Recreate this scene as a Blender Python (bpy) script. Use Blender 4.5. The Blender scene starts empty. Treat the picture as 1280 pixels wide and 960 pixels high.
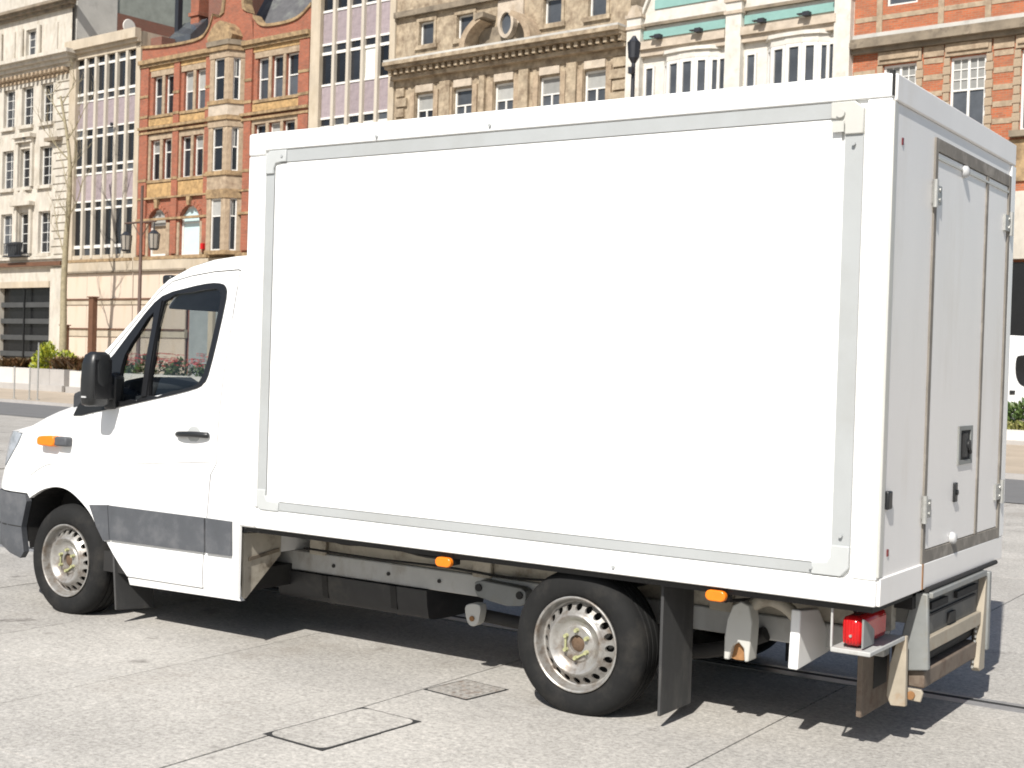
import bpy, bmesh, math, random
from mathutils import Vector, Matrix
from mathutils.geometry import delaunay_2d_cdt
random.seed(7)
R = math.radians
scene = bpy.context.scene
col = scene.collection

# ------------------------------------------------------------------ camera
CAM = Vector((1.7743, -5.3028, 1.6219)); YAW, PITCH, ROLL = -0.5910, -0.0155, 0.0301
cd = bpy.data.cameras.new('camera'); cam = bpy.data.objects.new('camera', cd); col.objects.link(cam)
fw = Vector((math.sin(YAW)*math.cos(PITCH), math.cos(YAW)*math.cos(PITCH), math.sin(PITCH)))
rt = Vector((math.cos(YAW), -math.sin(YAW), 0)); up = rt.cross(fw)
r2 = rt*math.cos(ROLL) + up*math.sin(ROLL); u2 = up*math.cos(ROLL) - rt*math.sin(ROLL)
m = Matrix((r2, u2, -fw)).transposed().to_4x4(); m.translation = CAM
cam.matrix_world = m
cd.sensor_width = 36; cd.lens = 36*1685.96/1280; cd.clip_start = .05; cd.clip_end = 3000
cd.dof.use_dof = True; cd.dof.focus_distance = 8.2; cd.dof.aperture_fstop = 7.0
scene.camera = cam
# ------------------------------------------------------------------ light
SUND = Vector((-.2374, 1.01, -1)).normalized()
w = bpy.data.worlds.new('World'); scene.world = w; w.use_nodes = True
nt = w.node_tree; bg = nt.nodes['Background']
sky = nt.nodes.new('ShaderNodeTexSky'); sky.sky_type = 'NISHITA'; sky.sun_disc = False
sky.sun_elevation = math.asin(-SUND.z); sky.sun_rotation = math.atan2(-SUND.x, -SUND.y)
sky.air_density = 1.0; sky.dust_density = 1.5; sky.ozone_density = 1.0
nt.links.new(sky.outputs[0], bg.inputs[0]); bg.inputs[1].default_value = .07
sl = bpy.data.lights.new('sun', 'SUN'); sl.energy = 4.6; sl.angle = R(.5); sl.color = (1, .962, .9)
so = bpy.data.objects.new('sun', sl); col.objects.link(so); so.location = (10, -30, 40)
so.rotation_euler = SUND.to_track_quat('-Z', 'Y').to_euler()
vs = scene.view_settings; vs.view_transform = 'Standard'; vs.look = 'None'; vs.gamma = 1; vs.exposure = .48
vs.use_curve_mapping = False
scene.cycles.filter_width = 1.8

# ------------------------------------------------------------------ materials
def nodes(name):
    mt = bpy.data.materials.new(name); mt.use_nodes = True
    n = mt.node_tree; b = n.nodes['Principled BSDF']
    return mt, n, b
def mat(name, c, rough=.6, var=.12, scale=3., metal=0., bump=0., bscale=60., spec=.5, stretch=(1,1,1), dirt=None, dscale=1.2, dthr=(.52,.7), rnd=0.):
    """colour with soft mottling, optional stains (own shape) and fine relief"""
    mt, n, b = nodes(name); L = n.links.new
    tc = n.nodes.new('ShaderNodeTexCoord'); mp = n.nodes.new('ShaderNodeMapping'); mp.inputs['Scale'].default_value = stretch
    L(tc.outputs['Object'], mp.inputs[0])
    no = n.nodes.new('ShaderNodeTexNoise'); no.inputs['Scale'].default_value = scale; no.inputs['Detail'].default_value = 6; no.inputs['Roughness'].default_value = .65
    L(mp.outputs[0], no.inputs['Vector'])
    rp = n.nodes.new('ShaderNodeMapRange'); rp.inputs[1].default_value = .3; rp.inputs[2].default_value = .7
    rp.inputs[3].default_value = 1-var; rp.inputs[4].default_value = 1+var*.6
    L(no.outputs[0], rp.inputs[0])
    val = rp.outputs[0]
    if rnd:
        oi = n.nodes.new('ShaderNodeObjectInfo'); r_ = n.nodes.new('ShaderNodeMapRange'); r_.inputs[3].default_value = 1-rnd; r_.inputs[4].default_value = 1+rnd
        L(oi.outputs['Random'], r_.inputs[0]); mm = n.nodes.new('ShaderNodeMath'); mm.operation = 'MULTIPLY'
        L(val, mm.inputs[0]); L(r_.outputs[0], mm.inputs[1]); val = mm.outputs[0]
    mx = n.nodes.new('ShaderNodeVectorMath'); mx.operation = 'SCALE'; mx.inputs[0].default_value = c[:3]
    L(val, mx.inputs['Scale'])
    out = mx.outputs[0]
    if dirt:
        dn = n.nodes.new('ShaderNodeTexNoise'); dn.inputs['Scale'].default_value = dscale; dn.inputs['Detail'].default_value = 8; dn.inputs['Roughness'].default_value = .7
        L(mp.outputs[0], dn.inputs['Vector'])
        dr = n.nodes.new('ShaderNodeMapRange'); dr.inputs[1].default_value = dthr[0]; dr.inputs[2].default_value = dthr[1]
        L(dn.outputs[0], dr.inputs[0])
        mi = n.nodes.new('ShaderNodeMix'); mi.data_type = 'RGBA'
        L(dr.outputs[0], mi.inputs['Factor']); L(out, mi.inputs['A']); mi.inputs['B'].default_value = (*dirt[:3], 1)
        out = mi.outputs['Result']
    L(out, b.inputs['Base Color'])
    b.inputs['Roughness'].default_value = rough; b.inputs['Metallic'].default_value = metal; b.inputs['Specular IOR Level'].default_value = spec
    if bump:
        bn = n.nodes.new('ShaderNodeTexNoise'); bn.inputs['Scale'].default_value = bscale; bn.inputs['Detail'].default_value = 5
        L(mp.outputs[0], bn.inputs['Vector'])
        bp = n.nodes.new('ShaderNodeBump'); bp.inputs['Strength'].default_value = bump; bp.inputs['Distance'].default_value = .02
        L(bn.outputs[0], bp.inputs['Height']); L(bp.outputs[0], b.inputs['Normal'])
    return mt
def brickmat(name, c1, c2, mort, bw=.225, bh=.075, stain=(.12,.07,.05)):
    mt, n, b = nodes(name); L = n.links.new
    tc = n.nodes.new('ShaderNodeTexCoord'); sp = n.nodes.new('ShaderNodeSeparateXYZ'); cb = n.nodes.new('ShaderNodeCombineXYZ')
    ad = n.nodes.new('ShaderNodeMath'); ad.operation = 'ADD'
    L(tc.outputs['Object'], sp.inputs[0]); L(sp.outputs[0], ad.inputs[0]); L(sp.outputs[1], ad.inputs[1]); L(ad.outputs[0], cb.inputs[0]); L(sp.outputs[2], cb.inputs[1])
    bt = n.nodes.new('ShaderNodeTexBrick'); bt.inputs['Scale'].default_value = 1; bt.inputs['Brick Width'].default_value = bw; bt.inputs['Row Height'].default_value = bh
    bt.inputs['Mortar Size'].default_value = .008; bt.inputs['Color1'].default_value = (*c1,1); bt.inputs['Color2'].default_value = (*c2,1); bt.inputs['Mortar'].default_value = (*mort,1)
    L(cb.outputs[0], bt.inputs['Vector'])
    no = n.nodes.new('ShaderNodeTexNoise'); no.inputs['Scale'].default_value = 1.6; no.inputs['Detail'].default_value = 8; no.inputs['Roughness'].default_value = .75
    L(tc.outputs['Object'], no.inputs['Vector'])
    mr = n.nodes.new('ShaderNodeMapRange'); mr.inputs[1].default_value = .45; mr.inputs[2].default_value = .7; mr.inputs[4].default_value = .6
    L(no.outputs[0], mr.inputs[0])
    mi = n.nodes.new('ShaderNodeMix'); mi.data_type = 'RGBA'; mi.inputs['B'].default_value = (*stain,1)
    L(mr.outputs[0], mi.inputs['Factor']); L(bt.outputs[0], mi.inputs['A']); L(mi.outputs['Result'], b.inputs['Base Color'])
    b.inputs['Roughness'].default_value = .85
    return mt
def glass(name, tint, rough=.02, refl=1.0):
    mt, n, b = nodes(name); n.nodes.remove(b); L = n.links.new
    o = n.nodes['Material Output']; tr = n.nodes.new('ShaderNodeBsdfTransparent'); tr.inputs[0].default_value = (*tint,1)
    gl = n.nodes.new('ShaderNodeBsdfGlossy'); gl.inputs['Roughness'].default_value = rough
    fr = n.nodes.new('ShaderNodeLayerWeight'); fr.inputs[0].default_value = .5
    pw = n.nodes.new('ShaderNodeMath'); pw.operation = 'POWER'; pw.inputs[1].default_value = 5; L(fr.outputs['Facing'], pw.inputs[0])
    mu = n.nodes.new('ShaderNodeMath'); mu.operation = 'MULTIPLY_ADD'; mu.inputs[1].default_value = .92*refl; mu.inputs[2].default_value = .05*refl
    mx = n.nodes.new('ShaderNodeMixShader'); L(pw.outputs[0], mu.inputs[0]); L(mu.outputs[0], mx.inputs[0]); L(tr.outputs[0], mx.inputs[1]); L(gl.outputs[0], mx.inputs[2]); L(mx.outputs[0], o.inputs[0])
    return mt
def paving(name, c, joints=False, rnd=.05):
    mt, n, b = nodes(name); L = n.links.new
    tc = n.nodes.new('ShaderNodeTexCoord'); gm = n.nodes.new('ShaderNodeNewGeometry')
    v = gm.outputs['Position']
    def noise(s, d, r=.6):
        x = n.nodes.new('ShaderNodeTexNoise'); x.inputs['Scale'].default_value = s; x.inputs['Detail'].default_value = d; x.inputs['Roughness'].default_value = r; L(v, x.inputs['Vector']); return x.outputs[0]
    def rng(s, a, b_, c_, d_):
        x = n.nodes.new('ShaderNodeMapRange'); x.inputs[1].default_value = a; x.inputs[2].default_value = b_; x.inputs[3].default_value = c_; x.inputs[4].default_value = d_; L(s, x.inputs[0]); return x.outputs[0]
    def mul(a, b_):
        x = n.nodes.new('ShaderNodeMath'); x.operation = 'MULTIPLY'; L(a, x.inputs[0]); L(b_, x.inputs[1]); return x.outputs[0]
    f = mul(rng(noise(42, 5, .85), .3, .7, .5, 1.44), rng(noise(1.1, 8, .6), .3, .7, .84, 1.1))
    f = mul(f, rng(noise(14, 5, .7), .28, .72, .86, 1.12))
    if rnd:
        oi = n.nodes.new('ShaderNodeObjectInfo'); f = mul(f, rng(oi.outputs['Random'], 0, 1, 1-rnd, 1+rnd))
    sc = n.nodes.new('ShaderNodeVectorMath'); sc.operation = 'SCALE'; sc.inputs[0].default_value = c; L(f, sc.inputs['Scale'])
    mi = n.nodes.new('ShaderNodeMix'); mi.data_type = 'RGBA'; mi.inputs['B'].default_value = (.23, .2, .165, 1)
    L(rng(noise(.7, 9, .72), .54, .74, 0, .6), mi.inputs['Factor']); L(sc.outputs[0], mi.inputs['A'])
    out = mi.outputs['Result']
    ms = n.nodes.new('ShaderNodeMix'); ms.data_type = 'RGBA'; ms.inputs['B'].default_value = (.1, .09, .08, 1)
    sp_ = mul(rng(noise(2.3, 3, .5), .665, .72, 0, .75), rng(noise(22, 4, .7), .35, .6, .25, 1))
    L(sp_, ms.inputs['Factor']); L(out, ms.inputs['A']); out = ms.outputs['Result']
    mt2 = n.nodes.new('ShaderNodeMix'); mt2.data_type = 'RGBA'; mt2.inputs['B'].default_value = (.47, .455, .43, 1)
    L(rng(noise(3.1, 6, .65), .6, .75, 0, .55), mt2.inputs['Factor']); L(out, mt2.inputs['A']); out = mt2.outputs['Result']
    if joints:
        bt = n.nodes.new('ShaderNodeTexBrick'); bt.inputs['Scale'].default_value = 1; bt.inputs['Brick Width'].default_value = 1.9; bt.inputs['Row Height'].default_value = 1.29
        bt.inputs['Mortar Size'].default_value = .006; bt.inputs['Color1'].default_value = (1,1,1,1); bt.inputs['Color2'].default_value = (.93,.93,.93,1); bt.inputs['Mortar'].default_value = (.5,.47,.43,1)
        sp = n.nodes.new('ShaderNodeSeparateXYZ'); cb = n.nodes.new('ShaderNodeCombineXYZ'); L(v, sp.inputs[0]); L(sp.outputs[1], cb.inputs[0]); L(sp.outputs[0], cb.inputs[1]); L(cb.outputs[0], bt.inputs['Vector'])
        ml = n.nodes.new('ShaderNodeMix'); ml.data_type = 'RGBA'; ml.blend_type = 'MULTIPLY'; ml.inputs['Factor'].default_value = 1
        L(out, ml.inputs['A']); L(bt.outputs[0], ml.inputs['B']); out = ml.outputs['Result']
    L(out, b.inputs['Base Color']); b.inputs['Roughness'].default_value = .8; b.inputs['Specular IOR Level'].default_value = .3
    bp = n.nodes.new('ShaderNodeBump'); bp.inputs['Strength'].default_value = .35; bp.inputs['Distance'].default_value = .006; L(noise(90, 4, .7), bp.inputs['Height']); L(bp.outputs[0], b.inputs['Normal'])
    return mt

M = {}
M['paint'] = mat('white_paint', (.8,.8,.79), .28, .03, 1.5, dirt=(.66,.63,.58), dscale=2.5, dthr=(.62,.95))
M['boxpaint'] = mat('box_panel_white', (.8,.8,.785), .33, .03, .8, dirt=(.68,.66,.61), dscale=1.6, dthr=(.6,.95), stretch=(1,1,.35))
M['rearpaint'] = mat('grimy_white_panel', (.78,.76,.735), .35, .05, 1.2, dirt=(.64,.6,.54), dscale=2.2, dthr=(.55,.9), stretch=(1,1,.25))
M['alu'] = mat('grey_aluminium_rail', (.4,.415,.415), .42, .05, 4, metal=.1, dirt=(.345,.35,.34), dthr=(.5,.8))
M['alulight'] = mat('pale_rail_casting', (.5,.495,.46), .4, .05, 6, dirt=(.4,.37,.31), dthr=(.6,.8), dscale=8)
M['casting'] = mat('grey_rail_casting', (.46,.475,.47), .4, .06, 6, dirt=(.33,.32,.29), dthr=(.6,.8), dscale=8)
M['seal'] = mat('grimy_rubber_seal', (.2,.18,.155), .7, .25, 6, dirt=(.34,.31,.27), dscale=5)
M['blackpl'] = mat('black_plastic', (.016,.017,.018), .38, .15, 8)
M['trim'] = mat('black_window_trim', (.012,.012,.013), .3, .1, 8)
M['greypl'] = mat('grey_plastic_moulding', (.08,.085,.094), .55, .2, 5, dirt=(.15,.15,.155), dscale=5, dthr=(.5,.85), bump=.15, bscale=300)
M['rubber'] = mat('tyre_rubber', (.012,.012,.012), .85, .25, 9, spec=.3, dirt=(.035,.032,.028), dscale=5, dthr=(.5,.8))
M['flap'] = mat('mudflap_rubber', (.045,.045,.045), .7, .25, 8, dirt=(.12,.115,.105), dscale=5, dthr=(.5,.85), stretch=(1,1,.3))
M['rim'] = mat('silver_wheel_paint', (.37,.36,.34), .38, .15, 20, metal=.45, dirt=(.15,.105,.07), dscale=13, dthr=(.46,.72))
M['nut'] = mat('yellow_green_nut_cover', (.36,.36,.19), .65, .3, 40)
M['hub'] = mat('rusty_hub', (.12,.075,.045), .8, .4, 40)
M['chassis'] = mat('grey_chassis_paint', (.44,.44,.425), .55, .15, 5, dirt=(.2,.17,.13), dscale=5, dthr=(.5,.8), stretch=(1,1,.6))
M['subframe'] = mat('dirty_cream_steel', (.45,.41,.34), .65, .2, 5, dirt=(.13,.1,.07), dscale=6, dthr=(.5,.72))
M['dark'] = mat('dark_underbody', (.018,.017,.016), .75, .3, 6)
M['tank'] = mat('black_fuel_tank', (.022,.022,.023), .5, .3, 5, dirt=(.07,.065,.055), dscale=4, dthr=(.55,.8))
M['orange'] = mat('orange_lens', (.78,.2,.01), .25, .08, 30)
M['redl'] = mat('red_lens', (.5,.01,.012), .15, .1, 30)
M['maroon'] = mat('dark_red_reflector', (.13,.012,.014), .3, .1, 30)
M['clearl'] = mat('clear_lens', (.5,.5,.5), .12, .1, 30)
M['lightm'] = mat('headlamp_lens', (.33,.36,.4), .1, .35, 25)
M['steel'] = mat('galvanised_steel', (.42,.42,.4), .45, .2, 25, metal=.5, dirt=(.25,.18,.1), dthr=(.6,.75), dscale=10)
M['liftgrey'] = mat('tail_lift_grey', (.22,.228,.222), .5, .12, 8, dirt=(.2,.18,.14), dthr=(.5,.8), dscale=6)
M['liftcream'] = mat('tail_lift_cream', (.36,.315,.245), .6, .15, 10, dirt=(.3,.2,.12), dthr=(.55,.75), dscale=9)
M['liftdark'] = mat('tail_lift_dark_panel', (.1,.1,.095), .6, .2, 8, dirt=(.17,.15,.12), dthr=(.55,.8), dscale=8)
M['liftbrown'] = mat('rusty_brown_bracket', (.16,.125,.095), .75, .25, 10, dirt=(.09,.055,.035), dthr=(.5,.7), dscale=9)
M['glass'] = glass('cab_glass', (.76,.79,.79), refl=1.5)
M['seat'] = mat('dark_seat_fabric', (.03,.032,.036), .9, .2, 20)
M['cabtrim'] = mat('grey_cab_trim', (.3,.305,.31), .8, .1, 10)
M['rust'] = mat('rust_stain', (.3,.15,.06), .9, .3, 30)
# place
M['slab'] = paving('granite_slab', (.415,.396,.365), rnd=.045)
M['ground'] = paving('granite_paving', (.415,.396,.365), joints=True, rnd=0)
M['joint'] = mat('dark_joint_sand', (.11,.095,.075), .95, .3, 30)
M['asphalt'] = mat('grey_asphalt', (.15,.15,.15), .9, .12, 2, bump=.2, bscale=80)
M['tanpave'] = mat('sandy_paving', (.42,.35,.27), .9, .2, .8)
M['iron'] = mat('cast_iron_cover', (.34,.322,.295), .75, .25, 30, dirt=(.22,.175,.145), dscale=18, dthr=(.5,.65))
M['drain'] = mat('drain_steel', (.3,.3,.3), .5, .2, 12, metal=.3)
M['slot'] = mat('dark_slot', (.02,.02,.02), .9, .1, 5)
M['wstone'] = mat('white_portland_stone', (.52,.48,.415), .85, .22, 2.2, dirt=(.33,.285,.215), dscale=1.6, dthr=(.5,.74), stretch=(1,1,.45), bump=.3, bscale=6)
M['gstone'] = mat('grey_ashlar', (.48,.465,.43), .85, .2, .5, dirt=(.28,.27,.25), dscale=.7)
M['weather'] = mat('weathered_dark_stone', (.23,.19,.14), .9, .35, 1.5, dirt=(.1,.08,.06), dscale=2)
M['cream'] = mat('cream_render', (.46,.395,.305), .8, .18, 1.6, dirt=(.33,.265,.18), dscale=1.3, dthr=(.5,.78), stretch=(1,1,.4))
M['fin'] = mat('cream_concrete_fin', (.49,.445,.375), .8, .12, 1.5, dirt=(.4,.34,.26), dscale=1.2, dthr=(.52,.8), stretch=(1,1,.3))
M['purple'] = mat('mauve_aggregate_panel', (.3,.25,.265), .8, .22, 7, dirt=(.3,.24,.25), dscale=1.2, rnd=.1)
M['board'] = mat('beige_hoarding_board', (.56,.465,.375), .7, .06, .6, rnd=.04, dirt=(.46,.35,.24), dscale=.6, dthr=(.55,.85), stretch=(2,1,.3))
M['brown'] = mat('rust_and_shade_brown', (.13,.06,.032), .75, .25, 4)  # rusty posts and shopfront; also painted shadow lines on cornice and hoarding
M['brick'] = brickmat('orange_red_brick', (.36,.1,.05), (.26,.072,.036), (.26,.17,.12), stain=(.13,.065,.045))
M['brick2'] = brickmat('bright_orange_brick', (.45,.125,.05), (.31,.085,.036), (.28,.19,.12), stain=(.2,.11,.07))
M['brickd'] = brickmat('dark_red_brick', (.2,.07,.045), (.16,.06,.04), (.2,.15,.12))
M['terra'] = mat('buff_terracotta', (.36,.25,.135), .8, .4, 4, dirt=(.15,.1,.055), dscale=3, dthr=(.44,.66), bump=.6, bscale=6)
M['ochre'] = mat('ochre_carved_panel', (.42,.27,.12), .8, .45, 5, bump=1., bscale=7)
M['bstone'] = mat('pale_buff_stone', (.38,.295,.205), .85, .3, 4, dirt=(.21,.15,.1), dscale=3, dthr=(.46,.7), bump=.4, bscale=6)
M['sand'] = mat('brown_sandstone', (.4,.325,.23), .85, .38, 3, dirt=(.16,.115,.075), dscale=2.2, dthr=(.44,.68), bump=.6, bscale=5)
M['sandl'] = mat('light_sandstone', (.47,.4,.32), .85, .22, 3, dirt=(.3,.24,.17), dscale=2, dthr=(.5,.75))
M['faience'] = mat('white_faience', (.6,.575,.52), .4, .14, 2.5, dirt=(.42,.38,.31), dscale=2.2, dthr=(.52,.78))
M['teal'] = mat('turquoise_tile', (.22,.38,.345), .4, .12, 2)
M['white'] = mat('white_window_paint', (.66,.65,.62), .5, .12, 3)
M['slate'] = mat('dark_slate_roof', (.1,.1,.105), .8, .3, 2, dirt=(.17,.18,.16), dscale=1)
M['slateg'] = mat('green_grey_slate', (.27,.29,.26), .8, .2, 2)
M['pane'] = mat('dark_window_glass', (.02,.022,.026), .06, .5, .7, spec=.45, rnd=.5)
M['pane2'] = mat('grey_window_glass', (.075,.082,.092), .08, .4, .8, spec=.45, rnd=.3)
M['blindg'] = mat('grey_window_blind', (.3,.3,.285), .5, .15, 3, rnd=.3)
M['blind'] = mat('white_window_blind', (.7,.72,.7), .5, .05, 3)
M['paleblue'] = mat('pale_blue_board', (.5,.64,.65), .5, .08, 2)
M['shopdark'] = mat('dark_shop_interior', (.008,.008,.009), .25, .3, 1)
M['slat'] = mat('grey_shutter_slat', (.055,.057,.057), .6, .2, 2)
M['shopgrey'] = mat('grey_shop_window', (.3,.32,.32), .2, .15, 1.5, spec=.5)
M['lampm'] = mat('lamp_post_paint', (.1,.06,.045), .6, .2, 5)
M['lampblk'] = mat('black_lamp_metal', (.02,.022,.028), .5, .2, 5)
M['lampgl'] = mat('frosted_lantern_glass', (.3,.27,.23), .3, .1, 5)
M['bark'] = mat('pale_bark', (.3,.26,.17), .9, .3, 6)
M['soil'] = mat('planter_soil', (.07,.05,.035), .95, .3, 5)
M['pblock'] = mat('pale_planter_stone', (.58,.555,.52), .8, .08, 2, rnd=.06)
M['pblockd'] = mat('grey_planter_stone', (.38,.36,.34), .85, .12, 2, rnd=.05)
def leafmat(name, c, c2):
    mt, n, b = nodes(name); L = n.links.new
    gm = n.nodes.new('ShaderNodeNewGeometry'); mi = n.nodes.new('ShaderNodeMix'); mi.data_type = 'RGBA'
    mi.inputs['A'].default_value = (*c,1); mi.inputs['B'].default_value = (*c2,1)
    L(gm.outputs['Random Per Island'], mi.inputs['Factor']); L(mi.outputs['Result'], b.inputs['Base Color']); b.inputs['Roughness'].default_value = .5
    return mt
M['leafy'] = leafmat('yellow_green_leaves', (.4,.39,.03), (.12,.18,.02))
M['leafr'] = leafmat('bronze_leaves', (.18,.085,.035), (.1,.075,.03))
M['leafg'] = leafmat('green_leaves', (.05,.095,.025), (.09,.13,.03))
M['leafp'] = leafmat('straw_green_leaves', (.3,.29,.09), (.2,.22,.06))
M['petal'] = leafmat('red_petals', (.5,.02,.03), (.55,.08,.06))

# ------------------------------------------------------------------ mesh helpers
class MB:
    def __init__(s): s.v = []; s.f = []; s.m = []
    def face(s, pts, mi=0):
        i = len(s.v); s.v += [tuple(p) for p in pts]; s.f.append(tuple(range(i, i+len(pts)))); s.m.append(mi); return s
    def box(s, x0, x1, y0, y1, z0, z1, mi=0):
        if x0 > x1: x0, x1 = x1, x0
        if y0 > y1: y0, y1 = y1, y0
        if z0 > z1: z0, z1 = z1, z0
        i = len(s.v)
        s.v += [(x0,y0,z0),(x1,y0,z0),(x1,y1,z0),(x0,y1,z0),(x0,y0,z1),(x1,y0,z1),(x1,y1,z1),(x0,y1,z1)]
        for q in ((0,3,2,1),(4,5,6,7),(0,1,5,4),(1,2,6,5),(2,3,7,6),(3,0,4,7)): s.f.append(tuple(i+k for k in q)); s.m.append(mi)
        return s
    def prism(s, poly, ax, a, b, mi=0):
        """poly of 2D points in the two axes other than ax (x:(y,z), y:(x,z), z:(x,y))"""
        def P(p, t): return (t,p[0],p[1]) if ax == 0 else ((p[0],t,p[1]) if ax == 1 else (p[0],p[1],t))
        i = len(s.v); n = len(poly)
        s.v += [P(p,a) for p in poly] + [P(p,b) for p in poly]
        s.f.append(tuple(range(i, i+n))); s.f.append(tuple(range(i+2*n-1, i+n-1, -1)))
        for k in range(n):
            j = (k+1) % n; s.f.append((i+k, i+n+k, i+n+j, i+j))
        s.m += [mi]*(n+2); return s
    def tube(s, pts, rad, n=8, mi=0, caps=True):
        pts = [Vector(p) for p in pts]; k = len(pts); rad = rad if isinstance(rad, (list,tuple)) else [rad]*k
        i0 = len(s.v); ref = None
        for q, p in enumerate(pts):
            d = (pts[min(q+1,k-1)] - pts[max(q-1,0)]).normalized()
            if ref is None: ref = Vector((0,0,1)) if abs(d.z) < .9 else Vector((1,0,0))
            a = d.cross(ref).normalized(); b = a.cross(d).normalized(); ref = b if abs(d.dot(b)) < .99 else ref
            ref = b
            for t in range(n):
                an = 2*math.pi*t/n; s.v.append(tuple(p + (a*math.cos(an) + b*math.sin(an))*rad[q]))
        for q in range(k-1):
            for t in range(n):
                u = (t+1) % n; s.f.append((i0+q*n+t, i0+q*n+u, i0+(q+1)*n+u, i0+(q+1)*n+t)); s.m.append(mi)
        if caps:
            s.f.append(tuple(i0+t for t in range(n-1,-1,-1))); s.f.append(tuple(i0+(k-1)*n+t for t in range(n))); s.m += [mi]*2
        return s
    def lathe(s, prof, n=48, mi=0, closed=False):
        """prof of (r, y) round the y axis"""
        i0 = len(s.v); k = len(prof)
        for r_, y in prof:
            for t in range(n):
                a = 2*math.pi*t/n; s.v.append((r_*math.cos(a), y, r_*math.sin(a)))
        for q in range(k if closed else k-1):
            for t in range(n):
                u = (t+1) % n; a = q*n; b = ((q+1) % k)*n
                s.f.append((i0+a+t, i0+a+u, i0+b+u, i0+b+t)); s.m.append(mi)
        return s
    def mesh(s, name, mats, smooth=None, recalc=True, merge=False):
        me = bpy.data.meshes.new(name); me.from_pydata(s.v, [], s.f)
        for mt in (mats if isinstance(mats, (list,tuple)) else [mats]): me.materials.append(mt)
        me.polygons.foreach_set('material_index', s.m)
        if recalc or merge:
            bm = bmesh.new(); bm.from_mesh(me)
            if merge: bmesh.ops.remove_doubles(bm, verts=bm.verts, dist=1e-5)
            if recalc: bmesh.ops.recalc_face_normals(bm, faces=bm.faces)
            bm.to_mesh(me); bm.free()
        if smooth is not None:
            me.polygons.foreach_set('use_smooth', [True]*len(me.polygons)); me.set_sharp_from_angle(angle=R(smooth))
        return me
    def build(s, name, mats, parent=None, loc=None, rot=None, smooth=None, **kw):
        return ob(name, s.mesh(name, mats, smooth, **kw), parent, loc, rot)
def ob(name, me, parent=None, loc=None, rot=None):
    o = bpy.data.objects.new(name, me); col.objects.link(o)
    if parent: o.parent = parent
    if loc is not None: o.location = loc
    if rot is not None: o.rotation_euler = rot
    return o
def tag(o, label=None, cat=None, group=None, kind=None):
    if label: o['label'] = label
    if cat: o['category'] = cat
    if group: o['group'] = group
    if kind: o['kind'] = kind
    return o
def empty(name, loc=(0,0,0), rz=0, label=None, cat=None, group=None):
    return tag(ob(name, None, None, loc, (0,0,rz)), label, cat, group)
def bevel(o, wd, seg=2, ang=40):
    md = o.modifiers.new('bevel', 'BEVEL'); md.width = wd; md.segments = seg; md.limit_method = 'ANGLE'; md.angle_limit = R(ang); md.harden_normals = False
    o.data.polygons.foreach_set('use_smooth', [True]*len(o.data.polygons)); o.data.set_sharp_from_angle(angle=R(35))
    return o
def smoothpoly(pts, n=6, closed=False):
    """Catmull-Rom through points"""
    P = [Vector(p) for p in pts]; k = len(P); out = []
    for i in range(k if closed else k-1):
        if closed: a, b, c, d = P[i-1], P[i], P[(i+1)%k], P[(i+2)%k]
        else: a, b, c, d = P[max(i-1,0)], P[i], P[i+1], P[min(i+2,k-1)]
        for t in range(n):
            t /= n; out.append(.5*((2*b) + (c-a)*t + (2*a-5*b+4*c-d)*t*t + (3*b-a-3*c+d)*t**3))
    if not closed: out.append(P[-1])
    return [tuple(p) for p in out]
# ------------------------------------------------------------------ setting
FO = Vector((-63.2295, 45.1407, 0)); FA = R(-5); UX = Vector((math.cos(FA), math.sin(FA), 0)); NX = Vector((-math.sin(FA), math.cos(FA), 0))
def fp(u, off, z=0): return FO + UX*u - NX*off + Vector((0,0,z))
def sheet(name, pts, z, mt):
    me = MB().face([(p[0],p[1],z) for p in pts]).mesh(name, mt)
    return tag(ob(name, me), kind='structure')
ground = sheet('ground', [(-700,-500),(500,-500),(500,700),(-700,700)], -.03, M['ground'])
tag(sheet('paving_bed', [(-14.2,-5),(3.6,-5),(3.6,8.4),(-14.2,8.4)], -.022, M['joint']))
ROADN, ROADF = 26.6, 22.4
sheet('road', [fp(-90,ROADN), fp(140,ROADN), fp(140,ROADF), fp(-90,ROADF)], -.02, M['asphalt'])
def fbox(mb, u0, u1, o0, o1, z0, z1, mi=0):
    a = [fp(u0,o0),fp(u1,o0),fp(u1,o1),fp(u0,o1)]; i = len(mb.v)
    mb.v += [(p.x,p.y,z0) for p in a] + [(p.x,p.y,z1) for p in a]
    for q in ((0,3,2,1),(4,5,6,7),(0,1,5,4),(1,2,6,5),(2,3,7,6),(3,0,4,7)): mb.f.append(tuple(i+k for k in q)); mb.m.append(mi)
mb = MB(); fbox(mb, -90, 140, ROADF-.15, -14, -.3, .06); pv = tag(mb.build('pavement', M['tanpave']), kind='structure')
mb = MB(); fbox(mb, -90, 140, ROADF, ROADF-.146, -.3, .065); tag(mb.build('kerb', M['pblockd']), kind='structure')
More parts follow.
